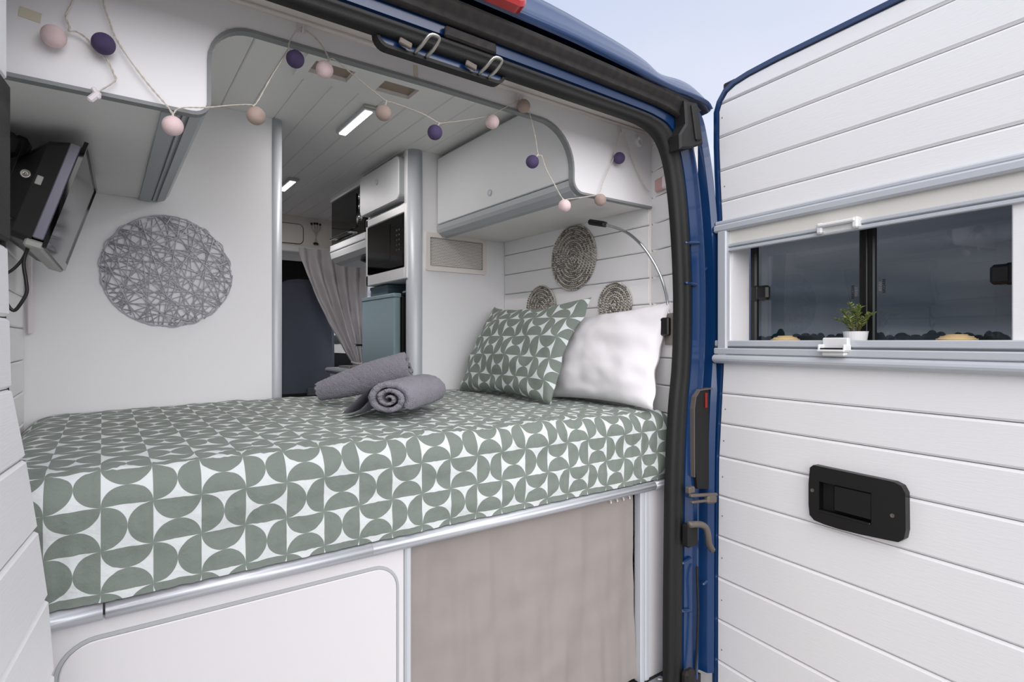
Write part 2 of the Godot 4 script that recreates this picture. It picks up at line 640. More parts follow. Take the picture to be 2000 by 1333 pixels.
	for s in [0, 1]:
		var wc := snode("wall_cab_right" if s else "wall_cab_left")
		var x := 1.592 if s else -0.23
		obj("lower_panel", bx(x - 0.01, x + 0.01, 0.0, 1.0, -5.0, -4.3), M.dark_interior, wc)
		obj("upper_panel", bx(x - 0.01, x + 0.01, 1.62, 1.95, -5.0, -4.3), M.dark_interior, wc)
		struct(obj("window_%d" % (s + 2), bx(x - 0.002, x + 0.002, 1.0, 1.62, -5.0, -4.3), M.cab_glass))
	struct(obj("window_1", bx(-0.22, 1.58, 0.95, 1.52, -5.018, -5.012), M.cab_glass))
	# ribbed metal step edge at the rear of the floor
	var sp := snode("trim_3")
	obj("plate", bx(1.27, 1.475, 0.0, 0.006, -1.205, -1.09), M.checker_plate, sp)
	for i in 9:
		for j in 4:
			st = sb()
			box(st, V(1.29 + i * 0.021, 0.0065, -1.19 + j * 0.026), V(0.018, 0.003, 0.004), 0.001, Basis(Vector3.UP, PI / 4 if (i + j) % 2 else -PI / 4))
			obj("raised_bar", st, M.steel, sp)

# ---------------------------------------------------------------- the van's painted rear frame
const JAMB := [[1.446, 0.0, 1.645, 0.0], [1.446, 0.2, 1.646, 0.15], [1.450, 0.45, 1.647, 0.45], [1.455, 0.66, 1.650, 0.70], [1.471, 0.88, 1.660, 0.90], [1.488, 1.0, 1.672, 1.02], [1.496, 1.12, 1.679, 1.15], [1.497, 1.25, 1.680, 1.27], [1.490, 1.38, 1.672, 1.42], [1.478, 1.50, 1.655, 1.56], [1.462, 1.60, 1.632, 1.68], [1.440, 1.675, 1.607, 1.77], [1.412, 1.722, 1.585, 1.825], [1.375, 1.749, 1.55, 1.853], [1.33, 1.760, 1.49, 1.862], [1.28, 1.764, 1.42, 1.868], [1.15, 1.765, 1.2, 1.874], [0.9, 1.766, 0.95, 1.88], [0.69, 1.767, 0.69, 1.882]]

func jamb_curve(s: float, z: float, from := 0, to := 1000) -> Array:
	var half := []
	for p in JAMB:
		half.append(V(lerpf(p[0], p[2], s), lerpf(p[1], p[3], s), z))
	var all := smooth_pts(half, 3)
	var n := all.size()
	for i in range(n - 2, -1, -1):
		all.append(V(1.33 - all[i].x, all[i].y, z))
	return all.slice(from, mini(to, all.size()))

func make_body() -> void:
	var t := thing("van_body", "dark blue painted rear door frame and roof edge of the camper van", "van", V(0.69, 0.0, -1.15))
	var off := -t.position
	var st := sb(); st.set_smooth_group(0)
	var cs := []
	for a in [[0.0, -1.172], [-0.03, -1.150], [0.03, -1.134], [0.085, -1.139], [0.13, -1.131], [0.2, -1.128], [0.26, -1.15]]:
		cs.append(jamb_curve(a[0], a[1]))
	loft(st, cs)
	var o := obj("rubber_seal", st, M.rubber, t)
	o.position = off
	st = sb(); st.set_smooth_group(-1)
	cs = []
	for a in [[0.24, -1.150], [0.30, -1.154], [0.33, -1.140], [0.54, -1.136], [0.565, -1.126], [0.60, -1.126], [0.625, -1.138], [0.70, -1.156], [0.84, -1.156], [0.865, -1.128], [0.96, -1.116], [1.0, -1.120], [1.03, -1.14], [1.05, -1.20]]:
		cs.append(jamb_curve(a[0], a[1]))
	loft(st, cs)
	o = obj("painted_jamb", st, M.blue_paint, t)
	o.position = off
	# outer side skins
	for m in [0, 1]:
		st = sb(); st.set_smooth_group(0)
		cs = []
		for a in [[1.05, -1.19], [1.12, -1.5], [1.15, -2.0], [1.15, -2.7]]:
			var c := []
			for q in jamb_curve(a[0], a[1], 0, 35):
				c.append(V(1.38 - q.x, q.y, q.z) if m else q)
			cs.append(c)
		loft(st, cs, m == 1)
		o = obj("side_skin", st, M.blue_paint, t)
		o.position = off
	# dirty water channel along the top
	st = sb(); st.set_smooth_group(0)
	cs = []
	for a in [[0.50, -1.130], [0.53, -1.112], [0.60, -1.118], [0.68, -1.112], [0.80, -1.104], [0.90, -1.100], [0.93, -1.115]]:
		cs.append(jamb_curve(a[0], a[1], 38, 71))
	loft(st, cs)
	o = obj("gutter", st, M.dirty_gutter, t)
	o.position = off
	# roof skin
	var R := [[0.69, 1.885, 0.69, 2.012], [0.95, 1.884, 0.953, 2.003], [1.07, 1.880, 1.10, 1.991], [1.20, 1.874, 1.23, 1.977], [1.28, 1.868, 1.335, 1.958], [1.33, 1.865, 1.385, 1.939], [1.37, 1.863, 1.425, 1.937], [1.43, 1.861, 1.50, 1.945], [1.50, 1.863, 1.57, 1.937], [1.56, 1.862, 1.625, 1.905], [1.585, 1.848, 1.64, 1.862]]
	var rows := [[0.0, -1.10, 0.0], [0.06, -1.088, 0.0], [0.13, -1.088, 0.0], [0.17, -1.096, 0.0], [0.6, -1.118, 0.0], [0.86, -1.138, 0.0], [1.0, -1.165, 0.0], [1.0, -1.24, 0.025], [1.0, -1.36, 0.045], [1.0, -4.9, 0.06]]
	st = sb(); st.set_smooth_group(0)
	cs = []
	for r in rows:
		var half := []
		for p in R:
			half.append(V(lerpf(p[0], p[2], r[0]), lerpf(p[1], p[3], r[0]) + r[2], r[1]))
		half.reverse()
		half = smooth_pts(half, 3)
		var n := half.size()
		for i in range(n - 2, -1, -1):
			half.append(V(1.38 - half[i].x, half[i].y, half[i].z))
		cs.append(half)
	loft(st, cs, true)
	o = obj("roof_skin", st, M.blue_paint, t)
	o.position = off
	for a in [[1.545, 1.418, 0.075, 0.10], [1.540, 1.285, 0.060, -0.05], [1.610, 1.335, 0.030, 0.5], [1.612, 0.30, 0.028, 0.3], [1.512, 0.235, 0.055, -0.25], [1.515, 0.395, 0.05, 0.2]]:
		st = sb()
		box(st, V(a[0], a[1], -1.134), V(a[2], 0.010, 0.014), 0.004, Basis(Vector3.BACK, a[3]))
		o = obj("pressed_step", st, M.blue_paint, t)
		o.position = off
	# black plastic corner pieces at the ends of the gutter
	for m in [1.0, -1.0]:
		st = sb()
		var poly := PackedVector2Array([Vector2(1.433, 1.69), Vector2(1.485, 1.702), Vector2(1.549, 1.728), Vector2(1.535, 1.79), Vector2(1.518, 1.853), Vector2(1.455, 1.845), Vector2(1.462, 1.775), Vector2(1.43, 1.735)])
		prism(st, poly, -1.135, -1.092, Transform3D(Basis(V(m, 0, 0), Vector3.UP, Vector3.BACK), V(0.0 if m > 0 else 1.38, 0, 0)), 0.006)
		box(st, V(1.505 if m > 0 else 1.38 - 1.505, 1.785, -1.09), V(0.03, 0.11, 0.012), 0.004, Basis(Vector3.BACK, 0.22 * m))
		o = obj("corner_cover", st, M.rubber, t)
		o.position = off
	# lock strikers in a recess under the seal
	st = sb()
	prism(st, rrect(0.648, 1.775, 0.33, 0.056, 0.022), -1.185, -1.158)
	o = obj("striker_recess", st, M.blue_paint, t)
	o.position = off
	st = sb()
	ring(st, rrect(0.648, 1.775, 0.342, 0.068, 0.028), rrect(0.648, 1.775, 0.326, 0.052, 0.02), -1.18, -1.154)
	o = obj("recess_edging", st, M.rubber, t)
	o.position = off
	for x in [0.585, 0.755]:
		st = sb(); st.set_smooth_group(0)
		tube(st, smooth_pts([V(x - 0.018, 1.748, -1.15), V(x - 0.012, 1.757, -1.128), V(x - 0.002, 1.774, -1.110), V(x + 0.014, 1.777, -1.108), V(x + 0.022, 1.772, -1.112), V(x + 0.016, 1.755, -1.130), V(x + 0.01, 1.747, -1.15)], 3), 0.0042, 8)
		o = obj("striker_loop", st, M.steel, t)
		o.position = off
		st = sb()
		box(st, V(x - 0.045, 1.757, -1.143), V(0.03, 0.014, 0.008), 0.002, Basis(Vector3.BACK, -0.2))
		o = obj("striker_clip", st, M.grime_arm, t)
		o.position = off
	st = sb()
	box(st, V(0.70, 1.806, -1.128), V(0.14, 0.026, 0.014), 0.004)
	o = obj("latch_cover", st, M.dirty_gutter, t)
	o.position = off
	# high brake light
	var bl := Transform3D(Basis(Vector3.RIGHT, -0.32), V(0.69, 1.912, -1.094))
	st = sb()
	prism(st, rrect(0, 0, 0.262, 0.062, 0.03, 8), 0.0, 0.03, bl, 0.008)
	o = obj("brake_light", st, M.red_lens, t)
	o.position = off
	for x in [0.11, -0.11]:
		st = sb()
		prism(st, rrect(x, 0.0, 0.012, 0.014, 0.0059), 0.0295, 0.0306, bl)
		obj("screw_hole", st, M.black_matte, o)
	# tail lamp pocket, check strap and stop arm on the right pillar
	st = sb()
	prism(st, PackedVector2Array([Vector2(1.546, 0.72), Vector2(1.560, 0.62), Vector2(1.622, 0.61), Vector2(1.622, 0.938), Vector2(1.575, 0.936), Vector2(1.553, 0.915), Vector2(1.546, 0.88)]), -1.16, -1.1245)
	o = obj("lamp_pocket", st, M.black_matte, t)
	o.position = off
	st = sb()
	ribbon(st, PackedVector2Array([Vector2(1.545, 0.66), Vector2(1.543, 0.72), Vector2(1.543, 0.88), Vector2(1.551, 0.918), Vector2(1.574, 0.94), Vector2(1.64, 0.942)]), 0.002, -1.145, -1.123)
	o = obj("pocket_edge", st, M.grime_arm, t)
	o.position = off
	st = sb()
	box(st, V(1.604, 0.905, -1.1225), V(0.012, 0.05, 0.004), 0.001)
	o = obj("tail_lamp_edge", st, M.red_tail, t)
	o.position = off
	st = sb()
	box(st, V(1.505, 0.628, -1.112), V(0.03, 0.022, 0.02), 0.004)
	box(st, V(1.555, 0.607, -1.098), V(0.14, 0.010, 0.014), 0.003, Basis(Vector3.BACK, -0.13))
	box(st, V(1.555, 0.588, -1.098), V(0.13, 0.008, 0.014), 0.003, Basis(Vector3.BACK, -0.1))
	box(st, V(1.59, 0.588, -1.096), V(0.05, 0.026, 0.02), 0.006, Basis(Vector3.BACK, -0.13))
	o = obj("check_strap", st, M.grime_arm, t)
	o.position = off
	st = sb()
	box(st, V(1.502, 0.488, -1.110), V(0.05, 0.072, 0.03), 0.006)
	o = obj("hinge_block", st, M.black_matte, t)
	o.position = off
	st = sb(); st.set_smooth_group(0)
	tube(st, smooth_pts([V(1.48, 0.525, -1.10), V(1.52, 0.522, -1.09), V(1.548, 0.508, -1.085), V(1.558, 0.48, -1.083), V(1.572, 0.45, -1.09), V(1.605, 0.42, -1.10)], 3), 0.0105, 8)
	o = obj("hinge_arm", st, M.grime_arm, t)
	o.position = off
	st = sb(); st.set_smooth_group(0)
	tube(st, smooth_pts([V(1.556, 0.37, -1.122), V(1.548, 0.33, -1.116), V(1.552, 0.24, -1.116), V(1.549, 0.16, -1.116), V(1.543, 0.08, -1.116), V(1.535, 0.03, -1.116)], 3), 0.004, 6)
	o = obj("wiring_lead", st, M.dirty_gutter, t)
	o.position = off
	st = sb()
	box(st, V(1.50, 0.03, -1.115), V(0.05, 0.06, 0.03), 0.01)
	o = obj("drain_plug", st, M.dirty_gutter, t)
	o.position = off

# ---------------------------------------------------------------- rear doors
func door_edge(y: float) -> float:
	var k := [[-0.3, -0.036], [0.3, -0.035], [0.7, -0.031], [1.0, -0.013], [1.2, -0.005], [1.4, -0.012], [1.65, -0.026], [1.85, -0.034], [2.2, -0.034]]
	for i in k.size() - 1:
		if y <= k[i + 1][0]:
			return lerpf(k[i][1], k[i + 1][1], (y - k[i][0]) / (k[i + 1][0] - k[i][0]))
	return -0.03

func door_outline(grow: float) -> PackedVector2Array:
	var p := PackedVector2Array()
	p.append(Vector2(0.84, -0.12))
	p.append(Vector2(0.84, 1.957 - grow))
	p.append(Vector2(0.20, 1.955 - grow))
	p.append(Vector2(0.10, 1.951 - grow))
	p.append(Vector2(0.045 + grow * 0.3, 1.944 - grow))
	p.append(Vector2(0.008 + grow * 0.7, 1.928 - grow * 0.7))
	p.append(Vector2(-0.018 + grow, 1.898 - grow * 0.3))
	p.append(Vector2(-0.030 + grow, 1.865))
	for y in [1.75, 1.65, 1.5, 1.4, 1.3, 1.2, 1.1, 1.0, 0.85, 0.7, 0.5, 0.3, -0.12]:
		p.append(Vector2(door_edge(y) + grow, y))
	return p

func make_right_door() -> void:
	var d := thing("rear_door", "open rear van door lined with white planks, with blue edge and a window", "door", V(1.66, 0.0, -1.1), "rear doors of the van")
	d.rotation_degrees.y = -96.49
	var line := door_outline(0.0)
	var st := sb()
	for r in [[-0.1, 0.03, -0.2, 2.0], [0.775, 0.85, -0.2, 2.0], [0.03, 0.775, -0.2, 1.06], [0.03, 0.775, 1.44, 2.0]]:
		var rect := PackedVector2Array([Vector2(r[0], r[2]), Vector2(r[1], r[2]), Vector2(r[1], r[3]), Vector2(r[0], r[3])])
		for q in Geometry2D.intersect_polygons(line, rect):
			prism(st, q, -0.105, -0.012)
	obj("door_shell", st, M.blue_paint, d)
	st = sb()
	var rim := door_outline(0.006).slice(1)
	ribbon(st, rim, 0.0065, -0.03, 0.006)
	obj("painted_rim", st, M.blue_paint, d)
	# planks
	var inner := door_outline(0.013)
	var ys := [-0.12, 0.032, 0.170, 0.310, 0.449, 0.584, 0.716, 0.826, 0.926, 1.055]
	var rows := []
	for i in ys.size() - 1:
		rows.append([ys[i], ys[i + 1]])
	ys = [1.45, 1.562, 1.665, 1.777, 1.888, 1.99]
	for i in ys.size() - 1:
		rows.append([ys[i], ys[i + 1]])
	for r in rows:
		var rect := PackedVector2Array([Vector2(-0.1, r[0] + 0.001), Vector2(0.82, r[0] + 0.001), Vector2(0.82, r[1] - 0.001), Vector2(-0.1, r[1] - 0.001)])
		for q in Geometry2D.intersect_polygons(inner, rect):
			st = sb()
			prism(st, ccw(q), -0.012, 0.0, Transform3D(), 0.006)
			obj("plank", st, M.white_plank, d)
	# side pieces of lining beside the window
	st = sb()
	box(st, V(0.018, 1.255, -0.004), V(0.02, 0.4, 0.008))
	obj("lining_strip", st, M.white_plank, d)
	st = sb()
	box(st, V(0.80, 1.255, -0.006), V(0.085, 0.42, 0.012), 0.003)
	obj("lining_strip", st, M.white_plank, d)
	# white window reveal
	st = sb()
	ring(st, rrect(0.399, 1.25, 0.745, 0.40, 0.012, 2), rrect(0.399, 1.25, 0.722, 0.372, 0.012, 2), -0.085, -0.006)
	obj("window_reveal", st, M.white_panel, d)
	# aluminium frame and sill, profiled
	st = sb()
	box(st, V(0.41, 1.470, 0.011), V(0.86, 0.024, 0.022), 0.005)
	box(st, V(0.41, 1.489, 0.007), V(0.86, 0.014, 0.014), 0.004)
	box(st, V(0.015, 1.255, 0.011), V(0.036, 0.41, 0.022), 0.004)
	obj("window_frame", st, M.aluminium_dull, d)
	st = sb()
	box(st, V(0.41, 1.092, 0.004), V(0.86, 0.020, 0.022), 0.003)
	box(st, V(0.415, 1.067, 0.010), V(0.86, 0.020, 0.030), 0.003)
	var arc := PackedVector2Array()
	for k in 9:
		var a := PI * k / 8.0 - PI / 2
		arc.append(Vector2(0.008 + 0.024 * cos(a), 1.042 + 0.016 * sin(a)))
	arc.append(Vector2(0.0, 1.058)); arc.append(Vector2(0.0, 1.026))
	prism(st, arc, -0.43, 0.43, Transform3D(Basis(V(0, 0, 1), V(0, 1, 0), V(-1, 0, 0)), V(0.415, 0, 0)))
	obj("window_sill", st, M.aluminium_dull, d)
	st = sb()
	box(st, V(0.41, 1.079, 0.003), V(0.86, 0.006, 0.02))
	obj("sill_groove", st, M.aluminium_dark, d)
	# panes, seal and divider
	for r in [[0.046, 0.405], [0.425, 0.77]]:
		st = sb()
		box(st, V((r[0] + r[1]) / 2, 1.25, -0.095), V(r[1] - r[0], 0.36, 0.003))
		obj("pane", st, M.window_glass, d)
	st = sb()
	box(st, V(0.415, 1.25, -0.09), V(0.041, 0.37, 0.018), 0.004)
	box(st, V(0.415, 1.25, -0.08), V(0.008, 0.37, 0.006), 0.002)
	obj("window_divider", st, M.black_plastic, d)
	st = sb()
	box(st, V(0.058, 1.25, -0.087), V(0.024, 0.37, 0.02), 0.005)
	obj("window_seal", st, M.black_plastic, d)
	for a in [[0.098, 1.256, 0.028], [0.714, 1.252, 0.026]]:
		st = sb()
		box(st, V(a[0], a[1], -0.078), V(0.042, 0.046, 0.022), 0.007)
		box(st, V(a[0] - 0.03 if a[0] < 0.4 else a[0] + 0.02, a[1], -0.080), V(0.03, 0.05, 0.02), 0.006)
		obj("window_latch", st, M.black_plastic, d)
	# roller blind, nearly raised
	st = sb()
	box(st, V(0.41, 1.438, 0.002), V(0.78, 0.048, 0.003))
	var bl := obj("blind_cloth", st, M.blind_cloth, d)
	st = sb()
	box(st, V(0.41, 1.411, 0.004), V(0.78, 0.010, 0.016), 0.002)
	box(st, V(0.41, 1.3965, 0.004), V(0.78, 0.010, 0.016), 0.002)
	box(st, V(0.41, 1.404, -0.003), V(0.78, 0.006, 0.012))
	obj("blind_bar", st, M.aluminium_dull, d)
	st = sb()
	box(st, V(0.395, 1.417, 0.018), V(0.10, 0.010, 0.026), 0.003)
	box(st, V(0.395, 1.404, 0.010), V(0.09, 0.018, 0.008), 0.002)
	for x in [0.347, 0.443]:
		box(st, V(x, 1.410, 0.014), V(0.016, 0.030, 0.026), 0.004)
	obj("blind_handle", st, M.white_plastic, d)
	st = sb()
	box(st, V(0.393, 1.094, 0.022), V(0.070, 0.030, 0.014), 0.003)
	box(st, V(0.393, 1.074, 0.034), V(0.074, 0.006, 0.034), 0.002)
	box(st, V(0.393, 1.066, 0.028), V(0.062, 0.012, 0.022), 0.003)
	for x in [0.360, 0.428]:
		box(st, V(x, 1.082, 0.034), V(0.008, 0.018, 0.03), 0.003)
	obj("blind_catch", st, M.white_plastic, d)
	st = sb()
	box(st, V(0.393, 1.0795, 0.036), V(0.056, 0.004, 0.026))
	obj("catch_slot", st, M.dark_interior, d)
	# lettering etched on the panes, read from outside
	var f := SystemFont.new()
	f.font_names = PackedStringArray(["Droid Sans"])
	f.font_weight = 700
	for a in [[0.372, 1.238, 1.0], [0.455, 1.248, -1.0]]:
		for k in 3:
			var tm := TextMesh.new()
			tm.text = ["MACOM", "AS2 M 3R 43", "E 43R 00125"][k]
			tm.font = f
			tm.font_size = 16
			tm.pixel_size = 0.00062 if k == 0 else 0.00028
			tm.depth = 0.0006
			var o := obj("lettering", tm, M.black_matte if k == 0 else M.taupe_plate, d)
			o.position = V(a[0] + a[2] * [0.0, 0.008, 0.012][k], a[1], -0.0925)
			o.rotation_degrees = V(0, 180, 90 * a[2])
	# inner handle
	st = sb()
	var plate := PackedVector2Array()
	for p in [[0.318, 0.745], [0.328, 0.754], [0.42, 0.753], [0.535, 0.752], [0.552, 0.746], [0.561, 0.730], [0.562, 0.64], [0.558, 0.618], [0.545, 0.606], [0.50, 0.602], [0.45, 0.598], [0.40, 0.596], [0.36, 0.597], [0.33, 0.601], [0.317, 0.612], [0.314, 0.64], [0.314, 0.70]]:
		plate.append(Vector2(p[0], p[1]))
	plate = ccw(plate)
	var hole := PackedVector2Array()
	var win := [0.345, 0.482, 0.634, 0.712]
	for p in plate:
		hole.append(Vector2(clampf(0.4135 + (p.x - 0.438) * 0.62, win[0], win[1]), clampf(0.673 + (p.y - 0.675) * 0.62, win[2], win[3])))
	ring(st, plate, hole, 0.0, 0.021)
	var hp := obj("handle_plate", st, M.black_plastic, d)
	st = sb()
	box(st, V(0.415, 0.673, 0.001), V(0.15, 0.09, 0.002))
	obj("recess_back", st, M.black_matte, hp)
	st = sb()
	box(st, V(0.433, 0.676, 0.014), V(0.10, 0.072, 0.012), 0.004)
	obj("pull_lever", st, M.black_plastic, hp)
	st = sb()
	box(st, V(0.414, 0.632, 0.023), V(0.135, 0.007, 0.006), 0.002)
	obj("recess_lip", st, M.black_plastic, hp)
	for p in [[0.325, 0.683], [0.532, 0.668]]:
		st = sb()
		lathe(st, [Vector2(0.0052, 0), Vector2(0.005, 0.0015), Vector2(0.003, 0.0012), Vector2(0, 0.0005)], 14, Transform3D(Basis(V(1, 0, 0), V(0, 0, 1), V(0, -1, 0)), V(p[0], p[1], 0.0205)))
		obj("screw", st, M.grime_arm, hp)
	# small dark corner guide at the top of the hinge edge
	st = sb()
	box(st, V(0.0, 1.945, -0.05), V(0.05, 0.05, 0.04), 0.006)
	obj("guide_block", st, M.rubber, d)
	# nail heads along the hinge edge
	for y in [0.075, 0.24, 0.38, 0.52, 0.65, 0.77, 0.875, 1.61, 1.84]:
		st = sb()
		lathe(st, [Vector2(0.0028, 0), Vector2(0.002, 0.001), Vector2(0, 0.0013)], 8, Transform3D(Basis(V(1, 0, 0), V(0, 0, 1), V(0, -1, 0)), V(door_edge(y) + 0.033, y, 0.0)))
		obj("nail", st, M.taupe_plate, d)

func make_left_door() -> void:
	var d := thing("rear_door", "open rear van door with white planks along the left edge", "door", V(-0.1, 0.0, -1.03), "rear doors of the van")
	d.rotation_degrees.y = 83.51
	# plank face offsets follow the curved side of the body
	var k := [[0.0, 0.044], [0.614, 0.046], [0.70, 0.043], [0.84, 0.027], [0.94, 0.014], [1.035, -0.001], [1.14, -0.003], [1.24, -0.005]]
	var st: SurfaceTool
	var ys := [0.02, 0.12, 0.22, 0.325, 0.43, 0.53, 0.632, 0.738, 0.836, 0.936, 1.034, 1.132, 1.23]
	for i in ys.size() - 1:
		var f := []
		for y in [ys[i], ys[i + 1]]:
			var v := 0.0
			for j in k.size() - 1:
				if y >= k[j][0] and y <= k[j + 1][0]:
					v = lerpf(k[j][1], k[j + 1][1], (y - k[j][0]) / (k[j + 1][0] - k[j][0]))
			f.append(v)
		st = sb()
		var h: float = ys[i + 1] - ys[i]
		var tilt := atan2(f[1] - f[0], h)
		box(st, V(-0.42, (ys[i] + ys[i + 1]) / 2, (f[0] + f[1]) / 2 - 0.008), V(0.84, h / cos(tilt) - 0.002, 0.016), 0.0042, Basis(Vector3.RIGHT, tilt))
		obj("plank", st, M.white_plank, d)
	for r in [[1.455, 1.57], [1.572, 1.69], [1.692, 1.80], [1.802, 1.90]]:
		st = sb()
		box(st, V(-0.42, (r[0] + r[1]) / 2, -0.014), V(0.84, r[1] - r[0], 0.016), 0.0042)
		obj("plank", st, M.white_plank, d)
	st = sb()
	box(st, V(-0.42, 0.9, -0.06), V(0.83, 2.1, 0.06), 0.01)
	obj("door_shell", st, M.blue_paint, d)
	st = sb()
	box(st, V(-0.42, 1.343, -0.012), V(0.84, 0.215, 0.02), 0.004)
	obj("window_surround", st, M.rubber, d)
	st = sb(); st.set_smooth_group(0)
	tube(st, smooth_pts([V(0.004, 0.3, 0.028), V(0.004, 0.7, 0.026), V(0.004, 0.9, 0.005), V(0.004, 1.05, -0.012), V(0.004, 1.25, -0.014), V(0.004, 1.45, -0.016), V(0.004, 1.85, -0.022)], 4), 0.006, 8)
	obj("edge_seal", st, M.rubber, d)

# ---------------------------------------------------------------- fitted furniture
func pelmet_edge() -> PackedVector2Array:
	var p := PackedVector2Array()
	p.append(Vector2(-0.19, 1.568))
	p.append(Vector2(0.148, 1.568))
	for k in range(1, 7):
		var a := -PI / 2 + PI / 2 * k / 6.0
		p.append(Vector2(0.149 + 0.030 * cos(a), 1.598 + 0.030 * sin(a)))
	for k in 9:
		var a := PI - PI / 2 * k / 8.0
		p.append(Vector2(0.264 + 0.085 * cos(a), 1.686 + 0.085 * sin(a)))
	p.append(Vector2(0.69, 1.774))
	for k in 11:
		var a := PI / 2 - PI / 2 * k / 10.0
		p.append(Vector2(1.066 + 0.130 * cos(a), 1.640 + 0.130 * sin(a)))
	for k in range(0, 7):
		var a := PI + PI / 2 * k / 6.0
		p.append(Vector2(1.236 + 0.040 * cos(a), 1.610 + 0.040 * sin(a)))
	p.append(Vector2(1.572, 1.571))
	return p

func make_furniture() -> void:
	var st := sb()
	var edge := pelmet_edge()
	var t := thing("arched_pelmet", "white arched pelmet board across the van above the bed, string lights on it", "pelmet", V(0.69, 1.568, -1.33))
	var poly := edge.duplicate()
	poly.append(Vector2(1.572, 1.832))
	poly.append(Vector2(-0.19, 1.832))
	prism(st, poly, -1.334, -1.320)
	obj("board", st, M.white_panel, t).position = -t.position
	st = sb()
	ribbon(st, edge, 0.0036, -1.337, -1.316)
	obj("grey_edging", st, M.pelmet_edging_shaded, t).position = -t.position
	# small strips of old tape on the pelmet
	for a in [[-0.105, 1.683, 0.030, 0.018, -0.12], [0.652, 1.796, 0.012, 0.03, 0.05]]:
		st = sb()
		box(st, V(0, 0, 0), V(a[2], a[3], 0.0012), 0.0, Basis(Vector3.BACK, a[4]))
		tag(obj("tape_piece", st, M.tape), ["yellowed square of old tape on pelmet by the pink ball light", "narrow strip of old tape on pelmet below the door strikers"][0 if a[0] < 0 else 1], "tape").position = V(a[0], a[1], -1.3192)
	# overhead lockers
	t = thing("overhead_locker", "overhead locker on the left above the television, grey metal corner rail", "locker", V(-0.01, 1.57, -1.78), "lockers above the bed")
	var off := -t.position
	obj("carcass", bx(-0.188, 0.160, 1.590, 1.928, -2.218, -1.336), M.locker_base, t).position = off
	obj("underside", bx(-0.188, 0.098, 1.570, 1.590, -2.218, -1.338), M.locker_base, t).position = off
	obj("door", bx(0.160, 0.176, 1.625, 1.926, -2.214, -1.340, 0.003), M.locker_grey, t).position = off
	st = sb()
	prism(st, PackedVector2Array([Vector2(0.096, 1.562), Vector2(0.128, 1.562), Vector2(0.128, 1.570), Vector2(0.133, 1.570), Vector2(0.133, 1.564), Vector2(0.139, 1.564), Vector2(0.139, 1.570), Vector2(0.145, 1.570), Vector2(0.145, 1.563), Vector2(0.168, 1.572), Vector2(0.180, 1.590), Vector2(0.180, 1.622), Vector2(0.096, 1.622)]), -2.219, -1.337)
	obj("corner_rail", st, M.rail_grey, t).position = off
	t = thing("overhead_locker", "overhead locker on the right above the pillows with grey door and round lock", "locker", V(1.38, 1.57, -1.78), "lockers above the bed")
	off = -t.position
	obj("carcass", bx(1.218, 1.562, 1.592, 1.912, -2.218, -1.336), M.locker_base, t).position = off
	obj("underside", bx(1.240, 1.562, 1.574, 1.592, -2.218, -1.338), M.locker_base, t).position = off
	obj("door", bx(1.200, 1.218, 1.616, 1.908, -2.214, -1.342, 0.003), M.locker_grey, t).position = off
	st = sb()
	prism(st, PackedVector2Array([Vector2(1.199, 1.611), Vector2(1.199, 1.592), Vector2(1.204, 1.578), Vector2(1.222, 1.561), Vector2(1.224, 1.567), Vector2(1.246, 1.560), Vector2(1.250, 1.575), Vector2(1.250, 1.611)]), -2.219, -1.337)
	obj("corner_rail", st, M.rail_grey, t).position = off
	st = sb()
	lathe(st, [Vector2(0.013, 0), Vector2(0.013, 0.003), Vector2(0.010, 0.0045), Vector2(0.0085, 0.003), Vector2(0, 0.003)], 24, Transform3D(Basis(V(0, 1, 0), V(-1, 0, 0), V(0, 0, 1)), V(1.200, 1.668, -1.795)))
	obj("lock", st, M.aluminium_dull, t).position = off
	# bed base
	t = thing("bed_base", "white bed base with silver front rail and large rounded hatch below the mattress", "bed base", V(0.69, 0, -1.24))
	off = -t.position
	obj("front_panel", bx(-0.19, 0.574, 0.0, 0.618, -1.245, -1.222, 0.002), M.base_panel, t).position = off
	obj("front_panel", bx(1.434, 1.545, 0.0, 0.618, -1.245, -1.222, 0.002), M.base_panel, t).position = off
	for a in [[0.574, 0.590], [1.392, 1.412], [1.414, 1.434]]:
		obj("upright", bx(a[0], a[1], 0.0, 0.616, -1.245, -1.214, 0.004), M.aluminium_dull, t).position = off
	obj("bed_board", bx(-0.188, 1.56, 0.60, 0.63, -2.21, -1.25), M.white_panel, t).position = off
	obj("storage_back", bx(-0.188, 1.56, 0.0, 0.60, -2.21, -2.19), M.dark_interior, t).position = off
	st = sb()
	ring(st, rrect(0.246, 0.18, 0.627, 0.812, 0.060, 8), rrect(0.246, 0.18, 0.616, 0.799, 0.054, 8), -1.223, -1.2185)
	obj("hatch_edging", st, M.grey_edging, t).position = off
	st = sb()
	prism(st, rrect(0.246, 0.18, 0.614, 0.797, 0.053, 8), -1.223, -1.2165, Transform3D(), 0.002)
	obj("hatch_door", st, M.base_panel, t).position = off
	var prof := PackedVector2Array()
	for k in 11:
		var a := -PI / 2 + PI * k / 10.0
		prof.append(Vector2(0.022 * cos(a), 0.629 + 0.017 * sin(a)))
	prof.append(Vector2(-0.02, 0.646)); prof.append(Vector2(-0.02, 0.612))
	for r in [[-0.19, 0.0], [0.0035, 0.4885], [0.4898, 1.452], [1.4530, 1.546]]:
		st = sb(); st.set_smooth_group(1)
		prism(st, prof, r[0], r[1], Transform3D(Basis(V(0, 0, 1), V(0, 1, 0), V(1, 0, 0)), V(0, 0, -1.222)))
		obj("front_rail", st, M.aluminium, t).position = off
	# storage curtain
	t = thing("storage_curtain", "beige linen curtain hanging under the bed rail", "curtain", V(0.99, 0.02, -1.235))
	off = -t.position
	var nz := FastNoiseLite.new()
	nz.seed = 11
	nz.frequency = 1.0
	nz.fractal_octaves = 2
	st = sb()
